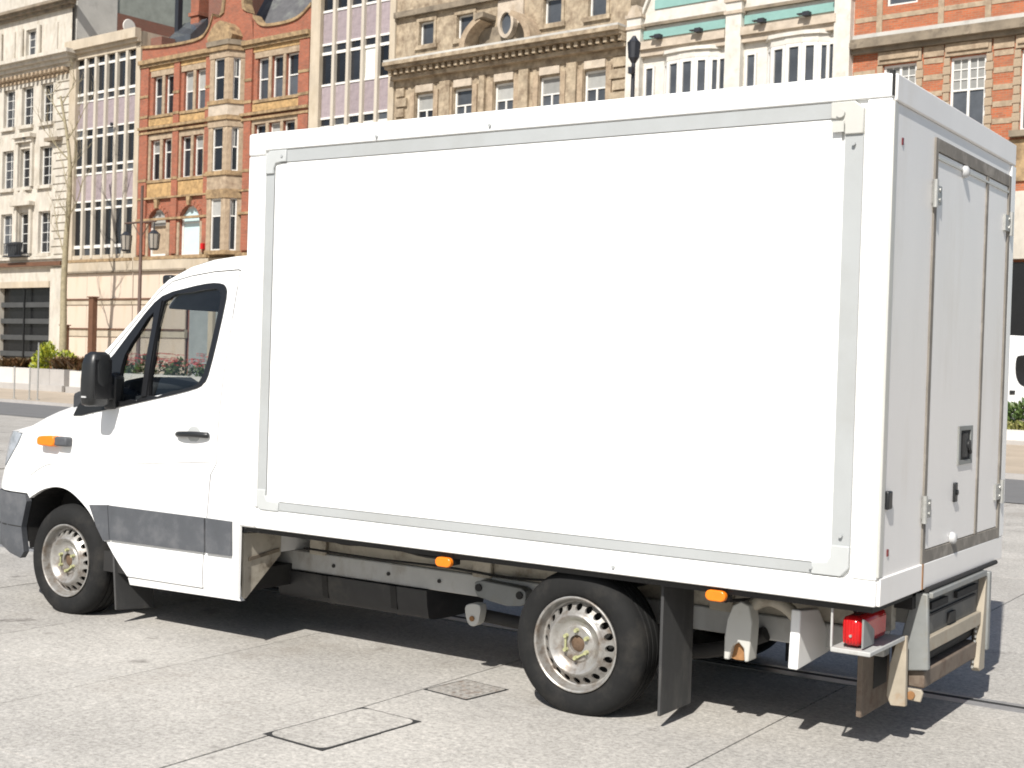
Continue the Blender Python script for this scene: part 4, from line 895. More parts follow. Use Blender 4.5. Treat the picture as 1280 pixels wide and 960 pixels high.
tp('stain', MB().box(.012,.0128,1.0,1.016,.8605,.835), M['rust'], d1) if False else None
for y, z in ((.13,2.57),(.117,.895)): tp('red_reflector', MB().box(.003,.008,y-.007,y+.007,z-.014,z+.014), M['maroon'], box)
tp('door_bumper', MB().box(.003,.022,.06,.11,1.075,1.15), M['blackpl'], box, bev=.006)
tp('wall_joint_strip', MB().box(.012,.0145,.568,.584,Z0+.004,.8), M['rust'], box)
# --- sub-frame, chassis, tank
tp('floor', MB().box(L_+.02,-.02,.03,W_-.03,Z0-.03,Z0+.01), M['dark'], box)
for ya in (.5,W_-.5-.08):
    tp('chassis_rail', MB().box(-5.0,-.12,ya,ya+.08,.385,.5), M['chassis'], bev=.008)
    tp('subframe_rail', MB().box(-3.5,-.1,ya+.02,ya+.08,.502,.652), M['subframe'])
    for x in (-3.42,-2.27,-.9): tp('body_mount', MB().box(x-.06,x+.06,ya-.012,ya+.019,.49,.62), M['subframe'], bev=.008)
for x in (-3.3,-2.75,-2.2,-1.9,-.75,-.35): tp('crossmember', MB().box(x-.03,x+.03,.53,W_-.53,.6,.655), M['subframe'])
b = MB(); b.prism(smoothpoly([(.48,.38),(.5,.26),(.56,.215),(.95,.215),(1.02,.26),(1.04,.38)],3),0,-3.72,-2.62); tk = tp('fuel_tank', b, M['tank'], smooth=40)
for x in (-3.35,-2.85): tp('tank_strap', MB().prism([(.474,.38),(.494,.255),(.556,.209),(.95,.209),(.95,.23),(.56,.23),(.51,.27),(.49,.38)],0,x-.02,x+.02), M['dark'], tk)
# pipes and cables along the frame
tp('brake_pipe', MB().tube(smoothpoly([(-3.5,.49,.52),(-3.0,.485,.515),(-2.5,.487,.522),(-2.1,.484,.512),(-1.8,.49,.53)],5),.007,6), M['dark'], smooth=50)
tp('wiring_loom', MB().tube(smoothpoly([(-3.45,.46,.63),(-3.2,.45,.585),(-2.9,.46,.6),(-2.6,.45,.575),(-2.3,.46,.59),(-2.0,.45,.6),(-1.8,.5,.64)],5),.011,6), M['dark'], smooth=50)
for x in (-3.3,-2.9,-2.55): tp('frame_bolt', MB().tube([(x,.5,.44),(x,.493,.44)],.011,8), M['dark'])
tp('air_line', MB().tube(smoothpoly([(-.95,.42,.6),(-.85,.4,.56),(-.6,.42,.6),(-.5,.5,.63)],4),.009,6), M['dark'], smooth=50)
# rear-spring shackle plate and towing eye ahead of the rear wheel
b = MB(); b.prism([(-2.27,.475),(-2.23,.49),(-1.98,.478),(-1.95,.46),(-1.95,.4),(-1.98,.385),(-2.07,.375),(-2.16,.385),(-2.25,.4),(-2.27,.43)],1,.43,.5); sp = tp('spring_bracket', b, M['liftgrey'], bev=.006)
b = MB(); b.tube([(-2.24,.428,.45),(-2.24,.42,.45)],.02,10); b.tube([(-1.985,.428,.44),(-1.985,.42,.44)],.02,10); tp('bracket_bolt', b, M['dark'], sp)
b = MB(); b.prism(smoothpoly([(-2.285,.36),(-2.2,.37),(-2.2,.3),(-2.22,.262),(-2.26,.258),(-2.285,.3)],3,True),1,.38,.44); sh = tp('spring_shackle', b, M['alulight'], bev=.004)
tp('shackle_bolt', MB().tube([(-2.242,.38,.295),(-2.242,.372,.295)],.014,10), M['rust'], sh)
tp('leaf_spring', MB().tube(smoothpoly([(-2.24,.47,.3),(-1.9,.47,.285),(-1.43,.47,.26),(-.95,.47,.3),(-.66,.47,.42)],5),.035,8), M['dark'], smooth=50)
tp('leaf_spring', MB().tube(smoothpoly([(-2.24,W_-.47,.3),(-1.9,W_-.47,.285),(-1.43,W_-.47,.26),(-.95,W_-.47,.3),(-.66,W_-.47,.42)],5),.035,8), M['dark'], smooth=50)
tp('rear_axle', MB().tube([(-1.431,.2,.33),(-1.431,.8,.33),(-1.431,.9,.33),(-1.431,1.06,.33),(-1.431,1.15,.33),(-1.431,1.75,.33)],[.06,.06,.15,.15,.06,.06],14), M['dark'], smooth=50)
tp('exhaust', MB().tube(smoothpoly([(-3.2,1.35,.34),(-2.2,1.4,.34),(-1.7,1.42,.45),(-1.2,1.42,.5),(-.4,1.45,.4)],4),.045,10), M['dark'], smooth=50)
tp('gearbox', MB().box(-4.9,-3.6,.75,1.2,.3,.62), M['dark'], bev=.05)
tp('spare_wheel_carrier', MB().box(-1.0,-.4,.75,1.3,.42,.56), M['dark'], bev=.04)
# hanger bracket (white casting with a rusty eye) and white stay behind the mudflap
b = MB(); b.prism([(-.775,.32),(-.775,.42),(-.765,.5),(-.74,.565),(-.70,.59),(-.66,.575),(-.645,.5),(-.65,.4),(-.655,.325),(-.675,.32),(-.68,.38),(-.705,.405),(-.735,.385),(-.75,.32)],1,.27,.36); hg = tp('spring_hanger', b, M['alulight'], bev=.006)
b = MB(); b.prism(smoothpoly([(-.752,.325),(-.742,.38),(-.715,.405),(-.685,.395),(-.676,.36),(-.676,.325)],3,True),1,.3,.34); tp('rusty_eye', b, M['rust'], hg)
b = MB(); b.tube(smoothpoly([(-.7,.34,.55),(-.6,.34,.6),(-.5,.36,.56),(-.45,.4,.45),(-.5,.42,.36)],4),.03,8); tp('brake_hose_loop', b, M['subframe'], smooth=50)
b = MB(); b.prism([(.19,.6),(.40,.58),(.62,.37),(.17,.345)],0,-.43,-.385); tp('lift_stay', b, M['boxpaint'], bev=.006)
b = MB(); b.prism([(.19,.6),(.40,.58),(.62,.37),(.17,.345)],0,-.43,-.385); b.v = [(p[0],W_-p[1],p[2]) for p in b.v]; tp('lift_stay', b, M['boxpaint'], bev=.006)
# --- wheels
HZ, YW, XR, XF = .325, .06, -1.431, -5.096
def tyre_mesh():
    R_ = .345
    pr = [(.212,.03),(.222,.01),(.24,.0),(.262,-.006),(.29,-.006),(.312,.002),(.328,.016),(.339,.034),(R_-.001,.048),(R_,.07),(R_-.009,.072),(R_-.009,.08),(R_,.082),(R_,.112),(R_-.009,.114),(R_-.009,.122),(R_,.124),(R_,.154),(R_-.009,.156),(R_-.009,.164),(R_,.166),(R_-.001,.19),(.339,.204),(.328,.222),(.312,.236),(.262,.244),(.222,.232),(.212,.21)]
    b = MB().lathe(pr, 96)
    nv = []
    for x, y, z in b.v:
        r_ = math.hypot(x, z)
        if z < -.2 and r_ > .25:
            k = max(0, (-z-.2)/.14)*max(0, 1-abs(x)/.24)
            y = y + (-.01 if y < .11 else .01)*k*(1 if .25 < r_ < .336 else .3)
        if z < -HZ: z = -HZ + (z+HZ)*.04
        elif z < -.25: z = z + 0
        nv.append((x,y,z))
    b.v = nv
    return b.mesh('tyre', M['rubber'], 35)
def rim_mesh():
    b = MB()
    b.lathe([(.214,.03),(.2235,.006),(.2235,-.002),(.219,-.004),(.213,.0),(.208,.012),(.205,.03),(.199,.046),(.192,.05)],64)
    # perforated ring
    n = 20; r0, r1 = .150, .192; y0, y1 = .008, .05; hc, hr = .171, .0165; rows = []
    def ypos(r_): return y0+(y1-y0)*((r_-r0)/(r1-r0))
    for i in range(n):
        a = 2*math.pi*i/n; half = math.pi/n
        ph = sorted([2*math.pi*k/16 for k in range(16)] + [math.atan2(dv,du)%(2*math.pi) for du in (hc*half,-hc*half) for dv in (r1-hc, r0-hc)])
        inner = []; outer = []
        for f in ph:
            c, s_ = math.cos(f), math.sin(f)
            t = min((hc*half/abs(c)) if abs(c) > 1e-6 else 9, ((r1-hc)/s_ if s_ > 1e-6 else ((r0-hc)/s_ if s_ < -1e-6 else 9)))
            for lst, rr in ((inner,hr),(outer,t)):
                r_ = hc+rr*s_; an = a+rr*c/hc; lst.append((r_*math.cos(an), ypos(r_), r_*math.sin(an)))
        m_ = len(ph)
        for k in range(m_):
            j = (k+1)%m_; b.face([outer[k],outer[j],inner[j],inner[k]]); b.face([inner[k],inner[j],(inner[j][0],inner[j][1]+.014,inner[j][2]),(inner[k][0],inner[k][1]+.014,inner[k][2])])
    b.lathe([(.150,.008),(.144,.0),(.136,-.004),(.128,.0),(.116,.014),(.1,.026),(.088,.028),(.08,.022),(.05,.02),(.041,.022),(.039,.05)],64)
    return b.mesh('wheel', M['rim'], 30, merge=True)
tym, rmm = tyre_mesh(), rim_mesh()
nutm = MB().tube([(0,.024,0),(0,.0,0)],[.0115,.0095],6).mesh('wheel_nut', M['nut'], 30)
linkm = MB().box(-.03,.03,.008,.014,-.0045,.0045).mesh('nut_indicator', M['nut'])
hubm = MB().lathe([(0,.034),(.02,.03),(.03,.032),(.0415,.04),(.0415,.06)],20).mesh('hub_cap', M['hub'], 40)
drumm = MB().lathe([(0,.085),(.19,.085),(.2,.1),(.2,.2),(0,.2)],32).mesh('brake_drum', M['dark'], 40)
for xw in (XR, XF):
    for s_ in (0,1):
        wl = ob('wheel', rmm, T, (xw+TO.x, (YW if not s_ else W_-YW)+TO.y, HZ), (0,0,math.pi if s_ else 0))
        ob('tyre', tym, wl); ob('hub_cap', hubm, wl); ob('brake_drum', drumm, wl)
        for k in range(6):
            a = math.pi/2+k*math.pi/3; ob('wheel_nut', nutm, wl, (.064*math.cos(a),0,.064*math.sin(a)))
        for a in (math.pi, -math.pi/3):
            ob('nut_indicator', linkm, wl, (.056*math.cos(a),0,.056*math.sin(a)), (0,-(a+math.pi/2),0))
# --- mudflaps, wheel arches
for s_ in (0,1):
    fy = (lambda y: y) if not s_ else (lambda y: W_-y)
    tp('mudflap', MB().box(-1.005,-.99,fy(.085),fy(.395),.06,.675), M['flap'], bev=.003)
    b = MB(); n = 16
    for k in range(n):
        a0, a1 = R(60+60*k/n), R(60+60*(k+1)/n); r_ = .40
        b.prism([(XR+r_*math.cos(a0),HZ-.03+r_*math.sin(a0)*.85),(XR+r_*math.cos(a1),HZ-.03+r_*math.sin(a1)*.85),(XR+(r_+.01)*math.cos(a1),HZ-.03+(r_+.01)*math.sin(a1)*.85),(XR+(r_+.01)*math.cos(a0),HZ-.03+(r_+.01)*math.sin(a0)*.85)],1,fy(.1),fy(.42))
    tp('mudguard', b, M['dark'])
    b = MB(); b.prism([(fy(.05),.5),(fy(.35),.5),(fy(.33),.06),(fy(.045),.085)],0,-4.66,-4.645); b.v = [(p[0]+(.5-p[2])*.12,p[1],p[2]) for p in b.v]; tp('front_mudflap', b, M['flap'], bev=.003)
# --- marker lamps
def pill(x, z, y, mt, nm, wd=.045, h=.022):
    pts = [(x+(wd-h)*c+h*math.cos(a), z+h*math.sin(a)) for c, rng in ((1,range(-3,4)),(-1,range(3,10))) for a in [k*math.pi/6 for k in rng]]
    tp(nm, MB().prism(pts,1,y,y+.03), M[mt], bev=.005)
for x, z in ((-2.18,.648),(-.72,.66)):
    pill(x+.02, z-.012, -.004, 'orange', 'side_marker', .048, .024)
    tp('marker_bracket', MB().box(x-.02,x+.06,.026,.09,.62,.69), M['dark'])
# --- tail lamps on shelves
for s_ in (0,1):
    fy = (lambda y: y) if not s_ else (lambda y: W_-y)
    sh = tp('lamp_shelf', MB().box(-.2,-.03,fy(.05),fy(.5),.472,.492), M['chassis'], bev=.004)
    b = MB(); b.box(-.2,-.192,fy(.05),fy(.06),.492,.655); tp('shelf_stay', b, M['chassis'], sh)
    tl = tp('tail_lamp', MB().box(-.165,-.075,fy(.07),fy(.4),.5,.625), M['redl'], bev=.028)
    for k in range(5): tp('lens_rib', MB().box(-.15+.013*k,-.146+.013*k,fy(.066),fy(.0685),.515,.61), M['redl'], tl)
    tp('lamp_screw', MB().tube([(-.12,fy(.069),.545),(-.12,fy(.062),.545)],.006,8), M['steel'], tl); tp('lamp_cable', MB().tube(smoothpoly([(-.15,fy(.2),.62),(-.2,fy(.25),.66),(-.3,fy(.3),.64),(-.45,fy(.5),.62)],4),.008,6), M['dark'], tl, smooth=50)
    tp('tail_lamp_bracket', MB().prism([(fy(.068),.5),(fy(.068),.62),(fy(.12),.6),(fy(.2),.56),(fy(.2),.5)],0,-.074,-.066), M['liftgrey'], tl)
    # tail-lift gear: brown hanger, cream lever, grey cheek
    hgr = tp('lift_hanger', MB().box(-.19,-.165,fy(.36),fy(.72),.14,.6), M['liftbrown'], bev=.004)
    tp('hanger_opening', MB().box(-.164,-.1635,fy(.5),fy(.68),.24,.42), M['dark'], hgr)
    if s_: continue
    b = MB(); b.prism([(-.06,.49),(-.025,.49),(-.02,.185),(-.085,.18),(-.105,.22),(-.095,.36)],1,fy(.5),fy(.53)); tp('lift_lever', b, M['liftcream'], bev=.004)
    b = MB(); b.prism([(-.035,.668),(.03,.668),(.045,.335),(-.08,.315),(-.075,.49)],1,fy(.6),fy(.63)); ck = tp('lift_cheek', b, M['liftgrey'], bev=.006)
    tp('cheek_foot', MB().prism([(-.09,.25),(.02,.25),(.03,.235),(.02,.195),(-.09,.2)],1,fy(.58),fy(.6)), M['liftcream'], ck, bev=.004)
    b = MB(); b.prism([(.0,.64),(.035,.64),(.045,.17),(.0,.17),(-.01,.4)],1,fy(.645),fy(.66)); 
    tp('foot_bolt', MB().tube([(-.02,fy(.58),.222),(-.02,fy(.565),.222)],.018,10), M['rust'], ck)
fr = tp('lift_frame', MB().box(-.01,.045,.631,1.53,.645,.672), M['liftgrey'], bev=.004)
tp('lift_frame_panel', MB().box(-.015,.005,.631,1.53,.43,.644), M['liftdark'], fr)
tp('lift_frame_lip', MB().box(.006,.03,.66,1.5,.405,.47), M['liftcream'], fr, bev=.004)
b = MB(); b.box(.006,.022,.70,.95,.585,.615); b.box(.006,.022,1.1,1.45,.585,.615); b.box(.006,.014,.7,1.45,.555,.565); b.box(.006,.018,1.0,1.1,.48,.53); tp('panel_slot', b, M['dark'], fr)
tp('lift_right_plate', MB().box(-.03,.05,1.56,1.6,.27,.66), M['liftgrey'], fr, bev=.006)
b = MB(); b.prism([(1.535,.64),(1.558,.64),(1.558,.18),(1.47,.18),(1.45,.2),(1.5,.42)],0,.0,.04); tp('lift_lever', b, M['liftcream'], bev=.004)
tp('lift_cross_tube', MB().box(-.06,.02,.631,1.5,.245,.325), M['liftbrown'], bev=.008)
tp('lift_shaft', MB().tube([(-.05,.64,.37),(-.05,1.5,.37)],.045,12), M['dark'], smooth=50)
b = MB()
for k in range(9): b.tube([(.012,1.43+.006*k,.2+.024*k),(.012,1.43+.006*k,.212+.024*k)],.008,6)
tp('lift_chain', b, M['steel'])
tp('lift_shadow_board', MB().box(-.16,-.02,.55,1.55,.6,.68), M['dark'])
tp('platform_rubber', MB().tube([(.02,.62,.683),(.02,1.78,.683)],.012,8), M['dark'], smooth=50)
tp('underrun_bar', MB().box(-.16,-.1,.72,1.24,.32,.4), M['liftbrown'], bev=.008)
# --- cab, laid out as panels on one curved side surface
def Ys(x, z):
    y = .03
    if z > 1.05: y += .17*(z-1.05)**1.5
    if z < .45: y += .03*((.45-z)/.2)**2
    xs_ = -5.58 + .10*min(1, max(0, (z-.75)/.35))
    if x < xs_: y += .5*((xs_-x)/.5)**2.4
    return y
def panel_mesh(name, poly, mt, off=0., thick=.025, hole=None, mirror=False, step=(.09,.07), smooth=30):
    poly = [tuple(p) for p in poly]; loops = [poly] + ([[tuple(p) for p in hole]] if hole else [])
    def dens(lp):
        out = []
        for k in range(len(lp)):
            p, q = Vector(lp[k]), Vector(lp[(k+1)%len(lp)]); n_ = max(1, int((q-p).length/.08))
            out += [tuple(p.lerp(q, t/n_)) for t in range(n_)]
        return out
    loops = [dens(lp) for lp in loops]
    def inside(p, lp):
        c = False
        for k in range(len(lp)):
            (x0_, y0_), (x1_, y1_) = lp[k-1], lp[k]
            if (y0_ > p[1]) != (y1_ > p[1]) and p[0] < (x1_-x0_)*(p[1]-y0_)/(y1_-y0_)+x0_: c = not c
        return c
    def ok(p): return inside(p, loops[0]) and not any(inside(p, h) for h in loops[1:])
    co = []; ed = []
    for lp in loops:
        i0 = len(co); co += [Vector(p) for p in lp]; ed += [(i0+k, i0+(k+1)%len(lp)) for k in range(len(lp))]
    x0, x1 = min(p[0] for p in poly), max(p[0] for p in poly); z0, z1 = min(p[1] for p in poly), max(p[1] for p in poly)
    bnd = list(co)
    for i in range(1, int((x1-x0)/step[0])+1):
        for j in range(1, int((z1-z0)/step[1])+1):
            p = Vector((x0+i*step[0], z0+j*step[1]))
            if ok(p) and min((p-q).length for q in bnd) > .03: co.append(p)
    vo, eo, fo = delaunay_2d_cdt(co, ed, [], 0, 1e-6)[:3]
    bm = bmesh.new(); vs_ = [bm.verts.new((p[0],0,p[1])) for p in vo]
    for f in fo:
        c = (vo[f[0]]+vo[f[1]]+vo[f[2]])/3
        if ok(c): bm.faces.new([vs_[k] for k in f])
    bmesh.ops.delete(bm, geom=[v for v in bm.verts if not v.link_faces], context='VERTS')
    for v in bm.verts: v.co.y = Ys(v.co.x, v.co.z)+off
    bm.normal_update()
    for f in bm.faces:
        if f.normal.y > 0: f.normal_flip()
    eb = [e for e in bm.edges if e.is_boundary]
    r_ = bmesh.ops.extrude_edge_only(bm, edges=eb)
    for v in [g for g in r_['geom'] if isinstance(g, bmesh.types.BMVert)]: v.co.y += thick
    for v in bm.verts:
        v.co.x += TO.x
        if mirror: v.co.y = 2*YC - v.co.y
        v.co.y += TO.y
    if mirror: bmesh.ops.reverse_faces(bm, faces=bm.faces[:])
    me = bpy.data.meshes.new(name); bm.to_mesh(me); bm.free(); me.materials.append(mt)
    me.polygons.foreach_set('use_smooth', [True]*len(me.polygons)); me.set_sharp_from_angle(angle=R(smooth))
    return me
def panel(name, poly, mt, parent=None, sides=2, **kw):
    out = []
    for s_ in range(sides): out.append(ob(name, panel_mesh(name, poly, mt, mirror=bool(s_), **kw), parent if not isinstance(parent, (list,tuple)) else parent[s_]))
    return out
arch = smoothpoly([(-5.455,.35),(-5.475,.5),(-5.43,.665),(-5.355,.72),(-5.264,.757),(-5.153,.776),(-5.046,.764),(-4.943,.717),(-4.84,.645),(-4.765,.56),(-4.70,.485)],4)
ai = next(i for i, p in enumerate(arch) if p[1] > .66 )
fender = [(-5.44,.715)] + [p for p in arch if p[0] > -5.42] + [(-4.645,.49),(-4.668,.70),(-4.757,.765),(-4.814,.829),(-4.836,.992),(-4.849,1.225),(-4.86,1.28),(-4.97,1.268),(-5.12,1.235),(-5.27,1.195),(-5.42,1.135),(-5.50,1.09),(-5.535,1.03),(-5.60,.96),(-5.70,.87),(-5.84,.83),(-6.06,.82),(-6.06,.722),(-5.6,.716)]
body_grp = T
fe = panel('front_wing', fender, M['paint'], T, thick=.03)
bump = [(-6.07,.714),(-5.6,.708),(-5.445,.705),(-5.43,.665),(-5.475,.5),(-5.455,.345),(-5.5,.30),(-5.6,.325),(-5.75,.37),(-6.07,.40)]
bp_ = panel('bumper_side', bump, M['greypl'], T, off=-.012, thick=.04)
panel('bumper_seam', [(-6.0,.512),(-5.477,.505),(-5.477,.499),(-6.0,.506)], M['dark'], bp_, off=-.0135, thick=.004)
hl = [(-5.507,1.083),(-5.545,1.022),(-5.61,.952),(-5.71,.872),(-5.85,.842),(-6.0,.842),(-5.93,1.0),(-5.75,1.08),(-5.6,1.098)]
panel('headlight', hl, M['lightm'], T, off=-.006, thick=.05)
hole = smoothpoly([(-4.80,1.285),(-4.45,1.345),(-4.15,1.402),(-3.985,1.445),(-3.93,1.50),(-3.898,1.70),(-3.889,1.93),(-3.91,1.995),(-3.95,2.018),(-4.06,2.016),(-4.24,1.986),(-4.40,1.942),(-4.52,1.838),(-4.72,1.6),(-4.80,1.49)],2,True)
door = [(-4.663,.70),(-4.638,.497),(-4.684,.49),(-4.51,.295),(-3.876,.302),(-3.822,.945),(-3.776,1.014),(-3.788,1.357),(-3.798,1.745),(-3.816,2.095),(-3.83,2.103),(-4.022,2.094),(-4.2,2.072),(-4.35,2.04),(-4.44,1.98),(-4.58,1.822),(-4.78,1.600),(-4.875,1.40),(-4.842,1.23),(-4.829,.992),(-4.807,.829),(-4.75,.765)]
dr_ = panel('cab_door', door, M['paint'], T, hole=hole, thick=.04)
# black glazing surround with its two panes
outer = smoothpoly([(-5.024,1.222),(-4.84,1.25),(-4.657,1.283),(-4.4,1.335),(-4.151,1.385),(-3.982,1.426),(-3.936,1.455),(-3.907,1.502),(-3.882,1.703),(-3.874,1.935),(-3.896,2.006),(-3.95,2.03),(-4.06,2.029),(-4.244,1.999),(-4.409,1.957),(-4.529,1.851),(-4.731,1.607),(-4.818,1.523),(-4.925,1.355)],2,True)
gl = smoothpoly([(-4.382,1.925),(-4.174,1.977),(-4.0,1.998),(-3.935,1.98),(-3.915,1.909),(-3.93,1.6),(-3.962,1.475),(-4.03,1.43),(-4.2,1.398),(-4.372,1.368),(-4.38,1.6)],2,True)
qt = smoothpoly([(-4.635,1.325),(-4.53,1.34),(-4.432,1.36),(-4.445,1.6),(-4.452,1.86),(-4.55,1.735),(-4.635,1.6),(-4.65,1.45)],2,True)
# one surround, cut in two along the divider so each pane has its own opening
spl = -4.41
def clip(poly, side):
    out = []
    for k in range(len(poly)):
        a, b_ = poly[k-1], poly[k]
        ia, ib = (a[0]-spl)*side > 0, (b_[0]-spl)*side > 0
        if ia != ib:
            t = (spl-a[0])/(b_[0]-a[0]); out.append((spl, a[1]+(b_[1]-a[1])*t))
        if ib: out.append(b_)
    return out
ws = panel('window_surround', clip(outer,1), M['trim'], dr_, hole=gl, off=-.007, thick=.03)
panel('quarter_surround', clip(outer,-1), M['trim'], dr_, hole=qt, off=-.007, thick=.03)
panel('door_glass', gl, M['glass'], dr_, off=.012, thick=.004)
panel('quarter_glass', qt, M['glass'], dr_, off=.012, thick=.004)
panel('divider_bar', [(-4.425,1.36),(-4.385,1.365),(-4.39,1.6),(-4.395,1.93),(-4.425,1.905),(-4.435,1.6)], M['trim'], dr_, off=-.016, thick=.02)
panel('window_sticker', [(-4.63,1.352),(-4.52,1.374),(-4.52,1.392),(-4.63,1.37)], M['white'], dr_, off=-.009, thick=.002) if False else None
# lower mouldings and creases
panel('door_crease', [(-4.60,.955),(-3.79,1.022),(-3.79,1.028),(-4.60,.963)], M['paint'], dr_, off=-.005, thick=.006)
ac = smoothpoly([(-5.43,.80),(-5.39,.85),(-5.25,.915),(-5.09,.93),(-4.95,.915),(-4.87,.88)],4)
panel('arch_flare', ac + [(p[0],p[1]-.008) for p in reversed(ac)], M['paint'], fe, off=-.005, thick=.006)
panel('door_moulding', [(-4.657,.704),(-4.633,.502),(-3.838,.508),(-3.846,.702)], M['greypl'], dr_, off=-.016, thick=.016)
panel('wing_moulding', [(-4.83,.693),(-4.665,.706),(-4.641,.50),(-4.695,.49),(-4.76,.57)], M['greypl'], fe, off=-.014, thick=.016)
side = [(-4.90,1.285),(-4.935,1.40),(-4.839,1.605),(-4.635,1.802),(-4.457,2.0),(-4.391,2.053),(-4.217,2.128),(-4.044,2.168),(-3.872,2.185),(-3.60,2.195),(-3.60,.29),(-3.58,.262),(-4.50,.245),(-4.505,.288),(-3.868,.295),(-3.814,.945),(-3.768,1.014),(-3.780,1.357),(-3.790,1.745),(-3.808,2.105),(-3.83,2.111),(-4.022,2.102),(-4.2,2.080),(-4.355,2.048),(-4.448,1.987),(-4.588,1.829),(-4.788,1.607),(-4.884,1.402),(-4.857,1.29)]
cs = panel('cab_side', side, M['paint'], T, thick=.03)
panel('pillar_moulding', [(-3.83,.702),(-3.822,.508),(-3.628,.51),(-3.636,.7)], M['greypl'], cs, off=-.018, thick=.018)
panel('fuel_flap', [(-3.80,.93),(-3.755,.985),(-3.69,.985),(-3.69,.72),(-3.80,.72)], M['paint'], cs, off=-.004, thick=.006)
# fairing from the cab to the box front
def fairing():
    b = MB(); n = 18
    zs_ = [.29+(2.19-.29)*k/n for k in range(n+1)]
    pr = [(-3.60,0),(-3.585,-.004),(-3.574,-.012),(-3.566,-.02),(-3.558,-.018),(-3.553,.03)]
    for k in range(n):
        for q in range(len(pr)-1):
            def pt(i, z):
                w_ = i/(len(pr)-1); tgt = .02
                return (pr[i][0], Ys(-3.6,z)*(1-w_)+tgt*w_ + (pr[i][1] if i < 5 else 0), z)
            b.face([pt(q,zs_[k]),pt(q+1,zs_[k]),pt(q+1,zs_[k+1]),pt(q,zs_[k+1])])
    return b
both('cab_fairing', fairing, M['paint'], smooth=60, merge=True)
# rear wall of the lower cab step
both('step_back', lambda: MB().prism([(.06,.64),(.36,.62),(.36,.49),(.09,.27),(.075,.28)],0,-3.60,-3.578), M['subframe'], bev=.004)
both('step_fold', lambda: MB().prism([(.1,.5),(.34,.53),(.34,.51),(.1,.48)],0,-3.577,-3.57), M['weather'])
tp('cab_rear_wall', MB().box(-3.64,-3.605,.12,W_-.12,.5,2.15), M['paint'])
tp('cab_floor', MB().box(-4.75,-3.62,.07,W_-.07,.3,.42), M['dark'])
# roof, windscreen and bonnet span between the two sides
def span(name, left, mid, mt, n=14, ez=2.6, ex=2.0, parent=None, smooth=50):
    b = MB(); rows = []
    for (lx, lz), (mx, mz) in zip(left, mid):
        ly = Ys(lx, lz); row = []
        for k in range(2*n+1):
            s_ = k/n if k <= n else (2*n-k)/n
            f = 1-(1-s_)**ez; g = 1-(1-s_)**ex
            y = ly+(YC-ly)*s_; y = y if k <= n else 2*YC-y
            row.append((lx+(mx-lx)*g, y, lz+(mz-lz)*f))
        rows.append(row)
    for r0, r1 in zip(rows[:-1], rows[1:]):
        for k in range(2*n): b.face([r0[k],r0[k+1],r1[k+1],r1[k]])
    return tp(name, b, mt, parent, smooth=smooth, merge=True)
rl = smoothpoly([(-4.391,2.053),(-4.217,2.128),(-4.044,2.168),(-3.872,2.185),(-3.60,2.195)],3)
rm = smoothpoly([(-4.52,2.075),(-4.32,2.165),(-4.09,2.215),(-3.88,2.235),(-3.60,2.245)],3)
span('cab_roof', rl, rm, M['paint'])
wl_ = smoothpoly([(-4.93,1.31),(-4.93,1.41),(-4.839,1.605),(-4.635,1.802),(-4.457,2.0),(-4.392,2.052)],3)
wm_ = smoothpoly([(-5.33,1.36),(-5.28,1.44),(-5.08,1.63),(-4.83,1.83),(-4.6,2.02),(-4.522,2.074)],3)
span('windscreen', wl_, wm_, M['glass'], ex=2.2)
bl_ = smoothpoly([(-4.86,1.281),(-4.97,1.268),(-5.12,1.235),(-5.27,1.195),(-5.42,1.135),(-5.50,1.09),(-5.62,1.095),(-5.76,1.078),(-5.93,1.0)],2)
bm_ = smoothpoly([(-5.28,1.37),(-5.4,1.34),(-5.52,1.31),(-5.66,1.27),(-5.8,1.22),(-5.9,1.18),(-5.98,1.13),(-6.04,1.08),(-6.10,1.0)],2)
span('bonnet', bl_, bm_, M['paint'], ez=2.2)
fl = [(-5.93,1.0),(-6.0,.842),(-6.06,.82),(-6.065,.718)]; fm = [(-6.10,1.0),(-6.17,.86),(-6.19,.82),(-6.2,.718)]
span('grille', fl, fm, M['greypl'])
span('bumper', [(-6.065,.716),(-6.07,.56),(-6.07,.40)], [(-6.22,.716),(-6.25,.56),(-6.2,.36)], M['greypl'])
tp('wheel_arch_liner', MB().box(-5.52,-4.70,.30,.34,.35,.9), M['dark']); tp('wheel_arch_liner', MB().box(-5.52,-4.70,W_-.34,W_-.30,.35,.9), M['dark'])
def liner():
    b = MB()
    for p, q in zip(arch[:-1],arch[1:]): b.face([(p[0],.07,p[1]+.015),(q[0],.07,q[1]+.015),(q[0],.34,q[1]+.015),(p[0],.34,p[1]+.015)])
    return b
both('arch_liner', liner, M['dark'])
tp('engine_bay', MB().box(-5.9,-4.75,.36,W_-.36,.34,.95), M['dark'])
